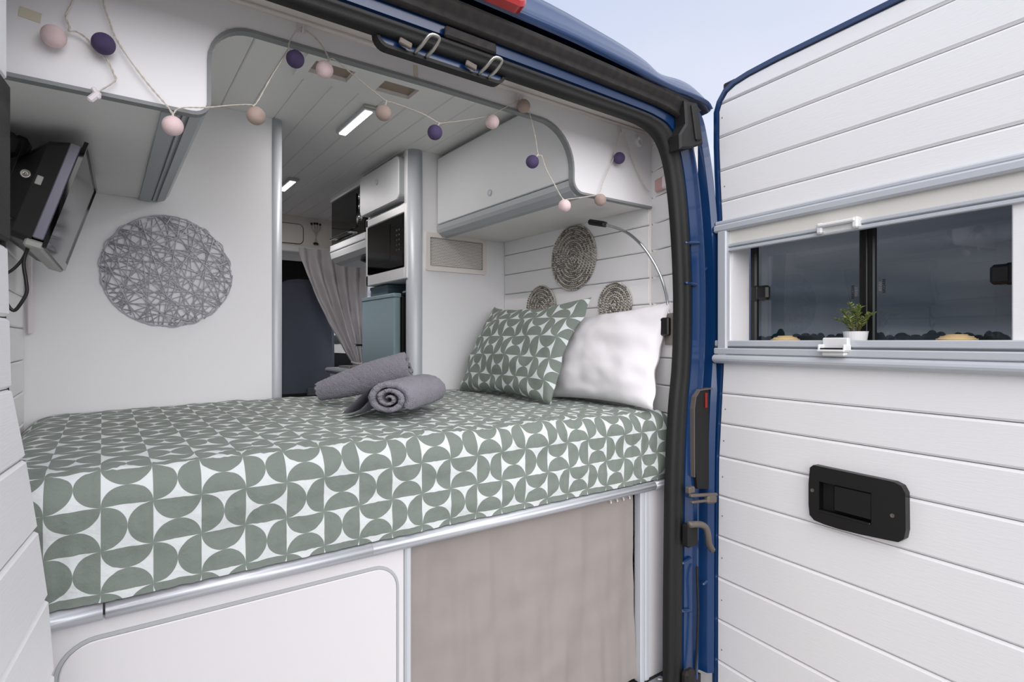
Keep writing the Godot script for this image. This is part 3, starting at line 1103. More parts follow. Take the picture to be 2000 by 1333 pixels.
	var cl := func(u: float, v: float) -> Vector3:
		var x: float = 0.592 + u * (0.782 + 0.02 * v)
		var amp: float = 0.5 + 1.2 * pow(v, 0.6)
		var z := -1.236 + amp * (0.010 * nz.get_noise_2d(u * 7.0, v * 0.8) + 0.0055 * sin(u * 27.0 + 1.2 * sin(v * 2.4 + u * 3.0)) * (0.6 + 0.8 * nz.get_noise_2d(u * 3.0, 7.0)))
		z += 0.004 * nz.get_noise_2d(u * 4.0 + 9.0, v * 4.5)
		var y: float = 0.612 - 0.60 * v + (0.004 * absf(sin(u * 60.0)) if v < 0.001 else 0.0)
		return V(x, y, z)
	grid(st, 160, 50, cl, func(u, v): return Vector2(u, v))
	obj("cloth", st, M.linen, t).position = off
	for i in 4:
		st = sb()
		var x := 1.268 + i * 0.028
		box(st, V(x, 0.611, -1.229), V(0.008, 0.012, 0.010), 0.003)
		box(st, V(x, 0.602, -1.226), V(0.004, 0.008, 0.006), 0.0015)
		obj("glider", st, M.white_plastic, t).position = off
	# slotted roof hatch trim
	t = thing("roof_vent", "white ceiling vent frame with two tan openings behind the pelmet", "vent", V(0.68, 1.93, -1.70))
	off = -t.position
	st = sb()
	for r in [[0.47, 0.50, -1.79, -1.62], [0.618, 0.712, -1.79, -1.62], [0.83, 0.875, -1.79, -1.62], [0.50, 0.618, -1.79, -1.735], [0.712, 0.83, -1.79, -1.735], [0.50, 0.618, -1.652, -1.62], [0.712, 0.83, -1.652, -1.62]]:
		box(st, V((r[0] + r[1]) / 2, 1.921, (r[2] + r[3]) / 2), V(r[1] - r[0], 0.018, r[3] - r[2]))
	obj("frame", st, M.ceiling_board, t).position = off
	for x in [0.559, 0.771]:
		obj("opening_panel", bx(x - 0.06, x + 0.06, 1.925, 1.9295, -1.737, -1.65), M.tan_board, t).position = off
	# ventilation grille on the partition
	t = thing("air_grille", "cream framed perforated air grille on the partition below the right locker", "grille", V(1.30, 1.406, -2.215))
	off = -t.position
	st = sb()
	ring(st, rrect(1.300, 1.494, 0.316, 0.168, 0.008, 3), rrect(1.300, 1.494, 0.274, 0.126, 0.003, 3), -2.220, -2.209)
	obj("frame", st, M.cream_paint, t).position = off
	st = sb()
	var nx := 38
	var ny := 18
	for j in ny:
		for i in nx:
			var c := Vector2(1.1655 + (i + 0.5 + (0.25 if j % 2 else -0.25)) * 0.269 / nx, 1.433 + (j + 0.5) * 0.122 / ny)
			var hx := 0.269 / nx / 2
			var hy := 0.122 / ny / 2
			var sq := [Vector2(hx, hy), Vector2(-hx, hy), Vector2(-hx, -hy), Vector2(hx, -hy)]
			var di := [Vector2(0.0024, 0.0012), Vector2(-0.0024, 0.0012), Vector2(-0.0024, -0.0012), Vector2(0.0024, -0.0012)]
			for q in 4:
				var q2 := (q + 1) % 4
				var w := []
				for e in [c + sq[q], c + sq[q2], c + di[q2] * Vector2(0.9, 1.4), c + di[q] * Vector2(0.9, 1.4)]:
					w.append(V(e.x, e.y, -2.2125))
				face(st, w, V(c.x, c.y, -2.3))
	obj("perforated_sheet", st, M.cream_paint, t).position = off
	obj("dark_duct", bx(1.163, 1.437, 1.431, 1.557, -2.2195, -2.217), M.dark_interior, t).position = off

# ---------------------------------------------------------------- kitchen and cab seen through the gap
func make_kitchen() -> void:
	var st: SurfaceTool
	var t := thing("tall_kitchen_unit", "white tall kitchen unit framing the microwave beside the partition post", "cabinet", V(1.3, 0, -2.5))
	var off := -t.position
	obj("top_panel", bx(1.075, 1.56, 1.90, 1.928, -2.72, -2.262), M.white_panel, t).position = off
	obj("door_backing", bx(1.080, 1.56, 1.70, 1.905, -2.72, -2.262), M.white_panel, t).position = off
	obj("lower_frame", bx(1.062, 1.56, 1.372, 1.424, -2.70, -2.262, 0.003), M.white_panel, t).position = off
	obj("mid_frame", bx(1.062, 1.56, 1.662, 1.704, -2.70, -2.262, 0.003), M.white_panel, t).position = off
	obj("side_frame", bx(1.062, 1.56, 1.372, 1.70, -2.702, -2.676, 0.003), M.white_panel, t).position = off
	obj("gap_shadow", bx(1.32, 1.33, 1.320, 1.372, -2.70, -2.262), M.black_matte, t).position = off  # black sheet standing in for the shadow in the gap above the fridge
	obj("side_frame", bx(1.062, 1.56, 1.372, 1.93, -2.262, -2.236, 0.003), M.white_panel, t).position = off
	st = sb()
	var fx := Transform3D(Basis(V(0, 0, -1), Vector3.UP, V(-1, 0, 0)).orthonormalized(), V(1.08, 0, 0))
	fx = Transform3D(Basis(V(0, 0, 1), V(0, 1, 0), V(-1, 0, 0)), V(1.08, 0, 0))
	prism(st, rrect(-2.487, 1.812, 0.452, 0.192, 0.03, 6), 0.0, 0.045, fx, 0.003)
	var dr := obj("flap_door", st, M.locker_grey, t)
	dr.position = off
	st = sb()
	ring(st, rrect(-2.487, 1.812, 0.456, 0.196, 0.032, 6), rrect(-2.487, 1.812, 0.45, 0.19, 0.03, 6), 0.0, 0.040, fx)
	obj("door_edging", st, M.grey_edging, dr)
	st = sb()
	lathe(st, [Vector2(0.013, 0), Vector2(0.013, 0.003), Vector2(0.010, 0.004), Vector2(0.0085, 0.003), Vector2(0, 0.003)], 20, Transform3D(Basis(V(0, 1, 0), V(-1, 0, 0), V(0, 0, 1)), V(1.035, 1.842, -2.50)))
	obj("lock", st, M.aluminium_dull, dr)
	# microwave
	t = thing("microwave", "black built-in microwave oven in the white kitchen unit", "microwave", V(1.3, 1.425, -2.46))
	off = -t.position
	obj("body", bx(1.075, 1.45, 1.426, 1.660, -2.674, -2.264), M.black_matte, t).position = off
	obj("front", bx(1.058, 1.075, 1.427, 1.659, -2.673, -2.265, 0.003), M.black_gloss, t).position = off
	obj("window", bx(1.0565, 1.059, 1.46, 1.63, -2.64, -2.40), M.oven_glass, t).position = off
	for i in 5:
		for j in 2:
			obj("button", bx(1.0565, 1.059, 1.50 + i * 0.022, 1.508 + i * 0.022, -2.335 + j * 0.026, -2.318 + j * 0.026), M.black_matte, t).position = off
	# oven / grill with cooker hood below
	t = thing("grill_oven", "built-in grill oven with dark glass front high on the kitchen wall", "oven", V(1.3, 1.645, -2.98))
	off = -t.position
	obj("body", bx(1.082, 1.5, 1.648, 1.895, -3.235, -2.725), M.black_matte, t).position = off
	obj("frame", bx(1.066, 1.082, 1.648, 1.895, -3.235, -2.725, 0.003), M.black_gloss, t).position = off
	obj("glass_door", bx(1.060, 1.067, 1.69, 1.865, -3.205, -2.83, 0.002), M.oven_glass, t).position = off
	st = sb()
	tube(st, [V(1.045, 1.675, -3.19), V(1.045, 1.675, -2.90)], 0.006, 10)
	box(st, V(1.055, 1.675, -3.18), V(0.02, 0.01, 0.01))
	box(st, V(1.055, 1.675, -2.91), V(0.02, 0.01, 0.01))
	obj("handle", st, M.chrome, t).position = off
	for y in [1.835, 1.785, 1.73]:
		st = sb(); st.set_smooth_group(0)
		lathe(st, [Vector2(0.016, 0), Vector2(0.014, 0.012), Vector2(0.0, 0.014)], 18, Transform3D(Basis(V(0, 1, 0), V(-1, 0, 0), V(0, 0, 1)), V(1.066, y, -2.775)))
		obj("knob", st, M.chrome, t).position = off
	t = thing("cooker_hood", "white rounded cooker hood below the grill oven", "cooker hood", V(1.3, 1.53, -2.97))
	off = -t.position
	st = sb()
	prism(st, PackedVector2Array([Vector2(1.06, 1.645), Vector2(1.06, 1.60), Vector2(1.066, 1.572), Vector2(1.085, 1.548), Vector2(1.12, 1.537), Vector2(1.5, 1.535), Vector2(1.5, 1.645)]), -3.24, -2.705)
	obj("hood_body", st, M.locker_grey, t).position = off
	st = sb()
	obj("groove_strip", bx(1.056, 1.062, 1.610, 1.616, -3.238, -2.707), M.aluminium_dull, t).position = off
	st = sb(); st.set_smooth_group(0)
	lathe(st, [Vector2(0.0, -0.012), Vector2(0.05, -0.010), Vector2(0.075, 0.0), Vector2(0.07, 0.02)], 24, Transform3D(Basis(), V(1.15, 1.518, -2.80)))
	obj("extract_fan", st, M.black_plastic, t).position = off
	obj("upper_fascia", bx(1.060, 1.5, 1.897, 1.929, -3.24, -2.725), M.white_panel, t).position = off
	# fridge
	t = thing("fridge", "small fridge with blue-grey metal door beside the partition post", "fridge", V(1.3, 0.3, -2.53))
	off = -t.position
	obj("cabinet", bx(1.095, 1.54, 0.3, 1.305, -2.735, -2.352, 0.005), M.black_matte, t).position = off
	obj("door", bx(1.055, 1.090, 0.32, 1.300, -2.738, -2.352, 0.006), M.fridge_steel, t).position = off
	obj("door_cap", bx(1.053, 1.092, 1.296, 1.316, -2.740, -2.350, 0.004), M.fridge_steel, t).position = off
	obj("top_rail", bx(1.10, 1.108, 1.318, 1.326, -2.36, -2.28), M.chrome, t).position = off
	t = thing("storage_box", "flat blue-grey box lying on top of the fridge", "box", V(1.2, 1.306, -2.58))
	off = -t.position
	obj("carton", bx(1.085, 1.30, 1.307, 1.366, -2.70, -2.49, 0.003), M.box_teal, t).position = off
	obj("lid_edge", bx(1.083, 1.302, 1.352, 1.3665, -2.702, -2.488, 0.002), M.box_teal, t).position = off
	# kitchen base with worktop and tap
	t = thing("kitchen_base", "low grey kitchen base unit with worktop past the fridge", "cabinet", V(1.3, 0, -3.05))
	off = -t.position
	st = sb()
	prism(st, PackedVector2Array([Vector2(1.075, -3.18), Vector2(1.10, -3.23), Vector2(1.55, -3.26), Vector2(1.55, -2.76), Vector2(1.075, -2.76)]), 0.0, 0.915, Transform3D(Basis(V(1, 0, 0), V(0, 0, 1), V(0, -1, 0)).inverse(), Vector3.ZERO))
	st = bx(1.075, 1.55, 0.0, 0.918, -3.30, -2.745, 0.01)
	obj("front", st, M.locker_grey, t).position = off
	obj("worktop", bx(1.055, 1.556, 0.918, 0.946, -3.33, -2.742, 0.010), M.worktop, t).position = off
	obj("hob_ring", bx(1.12, 1.30, 0.946, 0.956, -3.28, -3.10, 0.004), M.steel, t).position = off
	st = sb()
	box(st, V(1.135, 1.012, -2.86), V(0.018, 0.132, 0.018), 0.003)
	box(st, V(1.105, 1.078, -2.87), V(0.075, 0.014, 0.022), 0.003)
	box(st, V(1.12, 1.062, -2.865), V(0.03, 0.012, 0.018), 0.003)
	obj("tap", st, M.chrome, t).position = off
	# overhead cab shelf
	t = thing("cab_shelf", "white overhead cab locker with rounded flap at the far end of the van", "locker", V(1.0, 1.73, -3.9))
	off = -t.position
	obj("face", bx(-0.2, 1.56, 1.735, 1.93, -4.3, -3.87), M.cream_paint, t).position = off
	obj("lower_lip", bx(-0.2, 1.56, 1.69, 1.735, -4.3, -3.855, 0.006), M.white_panel, t).position = off
	st = sb()
	prism(st, rrect(0.865, 1.812, 0.435, 0.128, 0.03, 6), -3.87, -3.862, Transform3D(), 0.002)
	obj("flap_door", st, M.cream_paint, t).position = off
	st = sb()
	ring(st, rrect(0.865, 1.812, 0.443, 0.136, 0.034, 6), rrect(0.865, 1.812, 0.436, 0.129, 0.031, 6), -3.871, -3.866)
	obj("flap_gap", st, M.dark_interior, t).position = off
	# hanging ornament with hooks
	t = thing("hook_ornament", "small dark wire ornament hanging on the cab locker face", "ornament", V(1.165, 1.75, -3.865))
	off = -t.position
	for a in [[1.135, 1.893], [1.155, 1.896], [1.172, 1.897], [1.192, 1.893]]:
		st = sb(); st.set_smooth_group(0)
		tube(st, smooth_pts([V(a[0], a[1] - 0.01, -3.855), V(a[0], a[1] - 0.03, -3.85), V(1.163 + (a[0] - 1.163) * 0.35, 1.835, -3.852), V(1.163, 1.80, -3.855), V(1.163 + (a[0] - 1.163) * 0.3, 1.762, -3.855)], 3), 0.0022, 6)
		obj("wire", st, M.steel, t).position = off
		st = sb(); st.set_smooth_group(0)
		lathe(st, [Vector2(0, -0.009), Vector2(0.008, -0.004), Vector2(0.008, 0.004), Vector2(0, 0.009)], 10, Transform3D(Basis(), V(a[0], a[1] - 0.004, -3.853)))
		obj("hook_end", st, M.black_plastic, t).position = off
	for x in [1.155, 1.173]:
		st = sb(); st.set_smooth_group(0)
		lathe(st, [Vector2(0, -0.009), Vector2(0.009, -0.003), Vector2(0.008, 0.005), Vector2(0, 0.008)], 10, Transform3D(Basis(), V(x, 1.757, -3.855)))
		obj("charm", st, M.dark_interior, t).position = off
	# cab seat
	t = thing("cab_seat", "dark blue-grey upholstered cab seat seen from behind", "seat", V(1.2, 0.2, -4.3))
	off = -t.position
	st = sb()
	var so := PackedVector2Array()
	for p in [[1.015, 0.55], [1.015, 1.40], [1.022, 1.47], [1.045, 1.515], [1.085, 1.543], [1.15, 1.552], [1.29, 1.552], [1.36, 1.538], [1.40, 1.50], [1.415, 1.44], [1.42, 0.55]]:
		so.append(Vector2(p[0], p[1]))
	prism(st, so, -4.36, -4.21, Transform3D(), 0.028)
	obj("backrest", st, M.seat_cloth, t).position = off
	obj("seat_cushion", bx(1.0, 1.43, 0.42, 0.58, -4.75, -4.25, 0.03), M.seat_cloth, t).position = off
	obj("seat_base", bx(0.98, 1.44, 0.0, 0.72, -4.70, -4.195, 0.01), M.black_matte, t).position = off
	obj("recliner_cover", bx(1.20, 1.30, 0.70, 0.76, -4.20, -4.17, 0.006), M.aluminium_dark, t).position = off
	# cab curtain, gathered to the right
	t = thing("cab_curtain", "grey satin curtain gathered and tied back in front of the cab", "curtain", V(1.3, 0.93, -3.8))
	off = -t.position
	st = sb()
	var nz := FastNoiseLite.new()
	nz.seed = 5
	nz.frequency = 1.0
	var cf := func(u: float, v: float) -> Vector3:
		var left := lerpf(1.035, 1.40, pow(v, 1.35))
		var right := lerpf(1.53, 1.475, v)
		var x := lerpf(left, right, u)
		var amp := 0.030 * (1.0 - 0.6 * v) * (0.3 + 0.7 * minf(1.0, v * 5.0 + 0.2))
		var z := -3.80 + amp * sin(u * 34.0 + 1.2 * sin(v * 4.0)) + 0.018 * nz.get_noise_2d(u * 7.0, v * 3.0)
		return V(x, 1.712 - v * 0.775, z)
	grid(st, 90, 60, cf, func(u, v): return Vector2(u, v))
	obj("cloth", st, M.cab_curtain, t).position = off
	st = sb(); st.set_smooth_group(0)
	tube(st, smooth_pts([V(1.385, 0.955, -3.79), V(1.41, 0.945, -3.77), V(1.44, 0.943, -3.77), V(1.48, 0.95, -3.79)], 4), 0.008, 8)
	obj("tie_band", st, M.cab_curtain, t).position = off

# ---------------------------------------------------------------- bed linen and soft things
const CELL := 0.077

func make_bed() -> void:
	var nz := FastNoiseLite.new()
	nz.seed = 23
	nz.frequency = 1.0
	var r := 0.055
	var y_top := 0.872
	var z_front := -1.205
	var flat := 2.212 - 1.205 - r       # length of the top
	var arc := r * PI / 2
	var drop := y_top - r - 0.648
	var total := flat + arc + drop
	var shape := func(u: float, v: float) -> Vector3:
		var x := lerpf(-0.187, 1.556, u)
		var s := v * total
		var y := y_top
		var z := -2.212 + s
		var n := V(0, 1, 0)
		if s > flat + arc:
			z = z_front
			y = y_top - r - (s - flat - arc)
			n = V(0, 0, 1)
		elif s > flat:
			var a := (s - flat) / r
			z = z_front - r + r * sin(a)
			y = y_top - r + r * cos(a)
			n = V(0, cos(a), sin(a))
		# crown of the mattress and rounded ends
		var top := 1.0 - clampf((s - flat) / (arc + drop), 0.0, 1.0)
		y += 0.016 * clampf(1.0 - s / 0.9, 0.0, 1.0) * sin(PI * clampf(u, 0.02, 0.98)) * top
		var ends := maxf(0.0, absf(x - 0.685) - 0.80) / 0.072
		if ends > 0.0:
			var drop_e := 0.055 * (1.0 - sqrt(maxf(0.0, 1.0 - ends * ends)))
			y -= drop_e * (0.35 + 0.65 * top) if s < flat + arc else drop_e * 0.35
			z -= drop_e * 0.5 * (1.0 - top)
		# wrinkles: broad, then thin creases pulled down over the front edge
		var w := 0.0045 * nz.get_noise_2d(x * 5.0, s * 5.0) + 0.0022 * nz.get_noise_2d(x * 15.0, s * 11.0 + 30.0)
		var front := smoothstep(flat - 0.12, flat + 0.02, s)
		w += front * (0.005 * nz.get_noise_2d(x * 26.0 + 3.0, s * 3.0) + 0.0028 * nz.get_noise_2d(x * 60.0, s * 6.0 + 4.0))
		w += front * 0.006 * nz.get_noise_2d(x * 3.0 + 20.0, s * 9.0)
		var bottom := smoothstep(total - 0.05, total, s)
		w -= bottom * (0.004 + 0.004 * nz.get_noise_2d(x * 8.0, 2.0))
		return V(x, y, z) + n * w
	var uvs := func(u: float, v: float) -> Vector2:
		var x := lerpf(-0.187, 1.556, u)
		var s := v * total
		return Vector2((x + 0.003) / (2 * CELL), (s - 1.0454) / (2 * 0.0735) + 0.02 * nz.get_noise_2d(x * 3.0, s * 4.0))
	var t := thing("mattress", "mattress across the van in sage and white half-disc print sheet", "mattress", V(0.69, 0.648, -1.7))
	var st := sb()
	grid(st, 260, 170, shape, uvs, true)
	obj("fitted_sheet", st, M.print_cotton, t).position = -t.position
	var core := bx(-0.17, 1.53, 0.648, 0.80, -2.2, -1.25, 0.03)
	obj("mattress_core", core, M.white_cotton, t).position = -t.position

func pillow(called: String, label: String, m: Material, at: Vector3, b: Basis, w: float, h: float, tf: float, tb: float, sd: int, printed: bool) -> void:
	var nz := FastNoiseLite.new()
	nz.seed = sd
	nz.frequency = 1.0
	nz.fractal_octaves = 2
	var t := thing(called, label, "pillow", at, "pillows on the bed")
	t.transform.basis = b
	var shape := func(side: float, u: float, v: float) -> Vector3:
		var a := u * 2.0 - 1.0
		var c := v * 2.0 - 1.0
		var pin := 1.0 - 0.10 * (1.0 - pow(absf(c), 2.0)) * pow(absf(a), 3.0)
		var pin2 := 1.0 - 0.12 * (1.0 - pow(absf(a), 2.0)) * pow(absf(c), 3.0)
		var x := w / 2 * a * pin
		var y := h / 2 * c * pin2
		var k := pow(maxf(0.0, (1.0 - a * a) * (1.0 - c * c)), 0.42)
		var e := 1.0 - k
		var th := (tf if side > 0 else tb) * k
		# creases running in from the corners and along the seam
		var cr := 0.006 * nz.get_noise_2d(x * 2.6, y * 2.6) + 0.0022 * nz.get_noise_2d(x * 9.0 + y * 9.0, y * 5.0 - x * 4.0)
		var th2 := th + cr * minf(1.0, k * 2.2)
		var sag := 0.012 * nz.get_noise_2d(a * 1.4 + 5.0, c * 1.4) + 0.02 * e * nz.get_noise_2d(a * 1.1, c * 1.1 + 9.0)
		y -= 0.018 * (1.0 - a * a) * (0.5 + 0.5 * c)
		return V(x, y, side * th2 + sag)
	for side in [1.0, -1.0]:
		var st := sb()
		grid(st, 72, 56, func(u, v): return shape.call(side, u, v), func(u, v): return Vector2((u - 0.5) * w / 0.172 + 0.27, -(v - 0.5) * h / 0.172 + 0.2), side > 0)
		obj("front_cover" if side > 0 else "back_cover", st, m, t)

func make_pillows() -> void:
	pillow("pillow", "plump white cotton pillow standing in the corner by the reading lamp", M.white_cotton, V(1.482, 1.052, -1.515), Basis(V(0.03, 0.02, 1).normalized(), V(0.30, 0.95, 0).normalized(), V(-0.95, 0.30, 0.02)).orthonormalized(), 0.64, 0.385, 0.062, 0.045, 3, false)
	pillow("pillow", "sage and white half-disc print pillow leaning on the white one", M.print_cotton, V(1.372, 1.068, -1.845), Basis(V(-0.02, 0.0, 1).normalized(), V(0.43, 0.90, 0).normalized(), V(-0.90, 0.43, 0)).orthonormalized(), 0.67, 0.43, 0.075, 0.035, 8, true)

func towel_roll(called: String, label: String, a: Vector3, bpt: Vector3, rx: float, ry: float, turns: float, sd: int, lean: float, taper := 1.0) -> Node3D:
	# a strip of towel wound into a spiral and laid down
	var t := thing(called, label, "towel", a, "rolled towels on the bed")
	var nz := FastNoiseLite.new()
	nz.seed = sd
	nz.frequency = 1.0
	var dir := (bpt - a).normalized()
	var sx := Vector3.UP.cross(dir).normalized()
	var sy := dir.cross(sx).normalized()
	var n := int(turns * 56)
	var th := 0.88 / turns * 1.16
	var steps := 70
	var len := a.distance_to(bpt)
	var pt := func(i: int, edge: float, k: int) -> Vector3:
		var f := float(i) / n
		var ang := f * turns * TAU + lean
		var rad := (0.12 + 0.88 * f) - (th * 0.80 if edge < 0.5 else 0.0) * (0.3 + 0.7 * f)
		rad = maxf(rad, 0.02)
		var l := float(k) / steps
		var bulge := lerpf(1.0, taper, l * l) + 0.05 * nz.get_noise_2d(ang * 0.6, l * 2.0) - 0.05 * pow(absf(l * 2 - 1), 4.0)
		bulge += 0.055 * nz.get_noise_2d(ang * 9.0 + edge * 50.0, l * 60.0)
		var p := sx * cos(ang) * rx * rad * bulge + sy * sin(ang) * ry * rad * bulge
		var ax := l * len
		if k == 0:
			ax += 0.008 * nz.get_noise_2d(ang * 1.3, f * 3.0) - 0.006 * (1.0 - f)
		elif k == steps:
			ax += 0.008 * nz.get_noise_2d(ang * 1.3 + 9.0, f * 3.0)
		return p + dir * ax
	var st := sb(); st.set_smooth_group(0)
	for edge in [1.0, 0.0]:
		for i in n:
			for k in steps:
				var p := [pt.call(i, edge, k), pt.call(i + 1, edge, k), pt.call(i + 1, edge, k + 1), pt.call(i, edge, k + 1)]
				if edge > 0.5:
					tri(st, p[0], p[1], p[2]); tri(st, p[0], p[2], p[3])
				else:
					tri(st, p[0], p[2], p[1]); tri(st, p[0], p[3], p[2])
	for k in [0, steps]:
		for i in n:
			var p := [pt.call(i, 1.0, k), pt.call(i + 1, 1.0, k), pt.call(i + 1, 0.0, k), pt.call(i, 0.0, k)]
			# rounded terry edge: a ridge between the two faces
			var m1: Vector3 = (p[0] + p[3]) / 2 + dir * (-0.004 if k == 0 else 0.004)
			var m2: Vector3 = (p[1] + p[2]) / 2 + dir * (-0.004 if k == 0 else 0.004)
			tri(st, p[0], m2, p[1]); tri(st, p[0], m1, m2)
			tri(st, m1, p[2], m2); tri(st, m1, p[3], p[2])
	for k in steps:
		var p := [pt.call(n, 1.0, k), pt.call(n, 0.0, k), pt.call(n, 0.0, k + 1), pt.call(n, 1.0, k + 1)]
		tri(st, p[0], p[1], p[2]); tri(st, p[0], p[2], p[3])
	obj("rolled_cloth", st, M.towel, t)
	return t

func make_towels() -> void:
	var a := V(0.640, 0.940, -1.462)
	var t := towel_roll("towel", "lower rolled grey towel lying on the bed, spiral end to the front", a, V(0.868, 0.942, -1.690), 0.078, 0.056, 2.5, 4, 0.6)
	# loose outer flap of the lower towel
	var st := sb()
	var fl := func(u: float, v: float) -> Vector3:
		var along := v * 0.24
		var d := V(0.707, 0, -0.707)
		var s := V(-0.707, 0, -0.707)
		var x := lerpf(0.03, 0.142, u)
		var h := 0.980 - 0.085 * pow(u, 1.3) - 0.006 * sin(v * 5.0)
		return V(a.x, h, a.z) + s * x + d * (along + 0.01)
	grid(st, 16, 10, fl, func(u, v): return Vector2(u, v))
	var fl2 := func(u: float, v: float) -> Vector3:
		var p: Vector3 = fl.call(1.0 - 0.9 * u, v)
		p.y -= 0.008 + 0.024 * sin(PI * u) 
		return p - V(-0.707, 0, -0.707) * 0.006
	grid(st, 16, 10, fl2, func(u, v): return Vector2(u, v), true)
	obj("loose_flap", st, M.towel, t).position = -t.position
	towel_roll("towel", "upper rolled grey towel leaning across the lower one", V(0.853, 1.004, -1.785), V(0.598, 0.922, -1.945), 0.073, 0.070, 2.2, 9, 2.2, 0.6)

# ---------------------------------------------------------------- things on the walls
func woven_mat(called: String, label: String, at: Vector3, radius: float, sd: int) -> void:
	# coiled seagrass: rings of slanting stitches, facing -x
	var t := thing(called, label, "woven mat", at, "seagrass mats on the planked wall")
	var rng := RandomNumberGenerator.new()
	rng.seed = sd
	var b := Basis(V(0, 0, 1), V(0, 1, 0), V(-1, 0, 0))
	var st := sb()
	var disc := PackedVector2Array()
	for k in 40:
		disc.append(Vector2(cos(TAU * k / 40), sin(TAU * k / 40)) * (radius - 0.004))
	prism(st, disc, 0.0, 0.004, Transform3D(b, Vector3.ZERO))
	obj("backing", st, M.seagrass_back, t)
	st = sb()
	var step := 0.0085
	var nr := int(radius / step)
	for r in nr:
		var rad := (r + 0.5) * radius / nr
		var cnt := maxi(5, int(TAU * rad / 0.0105))
		for k in cnt:
			var ang := TAU * (k + 0.5 * (r % 2)) / cnt
			var c := Vector2(cos(ang), sin(ang)) * rad
			var rd := Vector2(cos(ang), sin(ang))
			var tg := Vector2(-rd.y, rd.x)
			var sl := 0.55 if r % 2 else -0.55
			var ax := (tg * cos(sl) + rd * sin(sl))
			var pe := Vector2(-ax.y, ax.x)
			var L := 0.0072
			var W := 0.0027
			var g := rng.randf_range(0.40, 0.62) if rng.randf() < 0.86 else rng.randf_range(0.20, 0.32)
			var col := Color(g, g * 0.945, g * 0.85)
			var z := 0.0055
			var ring_p := []
			for q in 6:
				var qa := TAU * q / 6
				var e := c + ax * cos(qa) * L + pe * sin(qa) * W
				ring_p.append(b * V(e.x, e.y, 0.004))
			var top1 := c + ax * L * 0.45
			var top2 := c - ax * L * 0.45
			var p1 := b * V(top1.x, top1.y, 0.004 + z)
			var p2 := b * V(top2.x, top2.y, 0.004 + z)
			var ref := b * V(c.x, c.y, 0.0)
			st.set_color(col)
			for q in 6:
				var a0: Vector3 = ring_p[q]
				var a1: Vector3 = ring_p[(q + 1) % 6]
				if q == 0 or q == 5:
					face(st, [a0, a1, p1], ref)
				elif q == 2 or q == 3:
					face(st, [a0, a1, p2], ref)
				else:
					face(st, [a0, a1, p2, p1] if q == 1 else [a0, a1, p1, p2], ref)
	obj("coiled_weave", st, M.seagrass, t).set_meta("kind", "stuff")

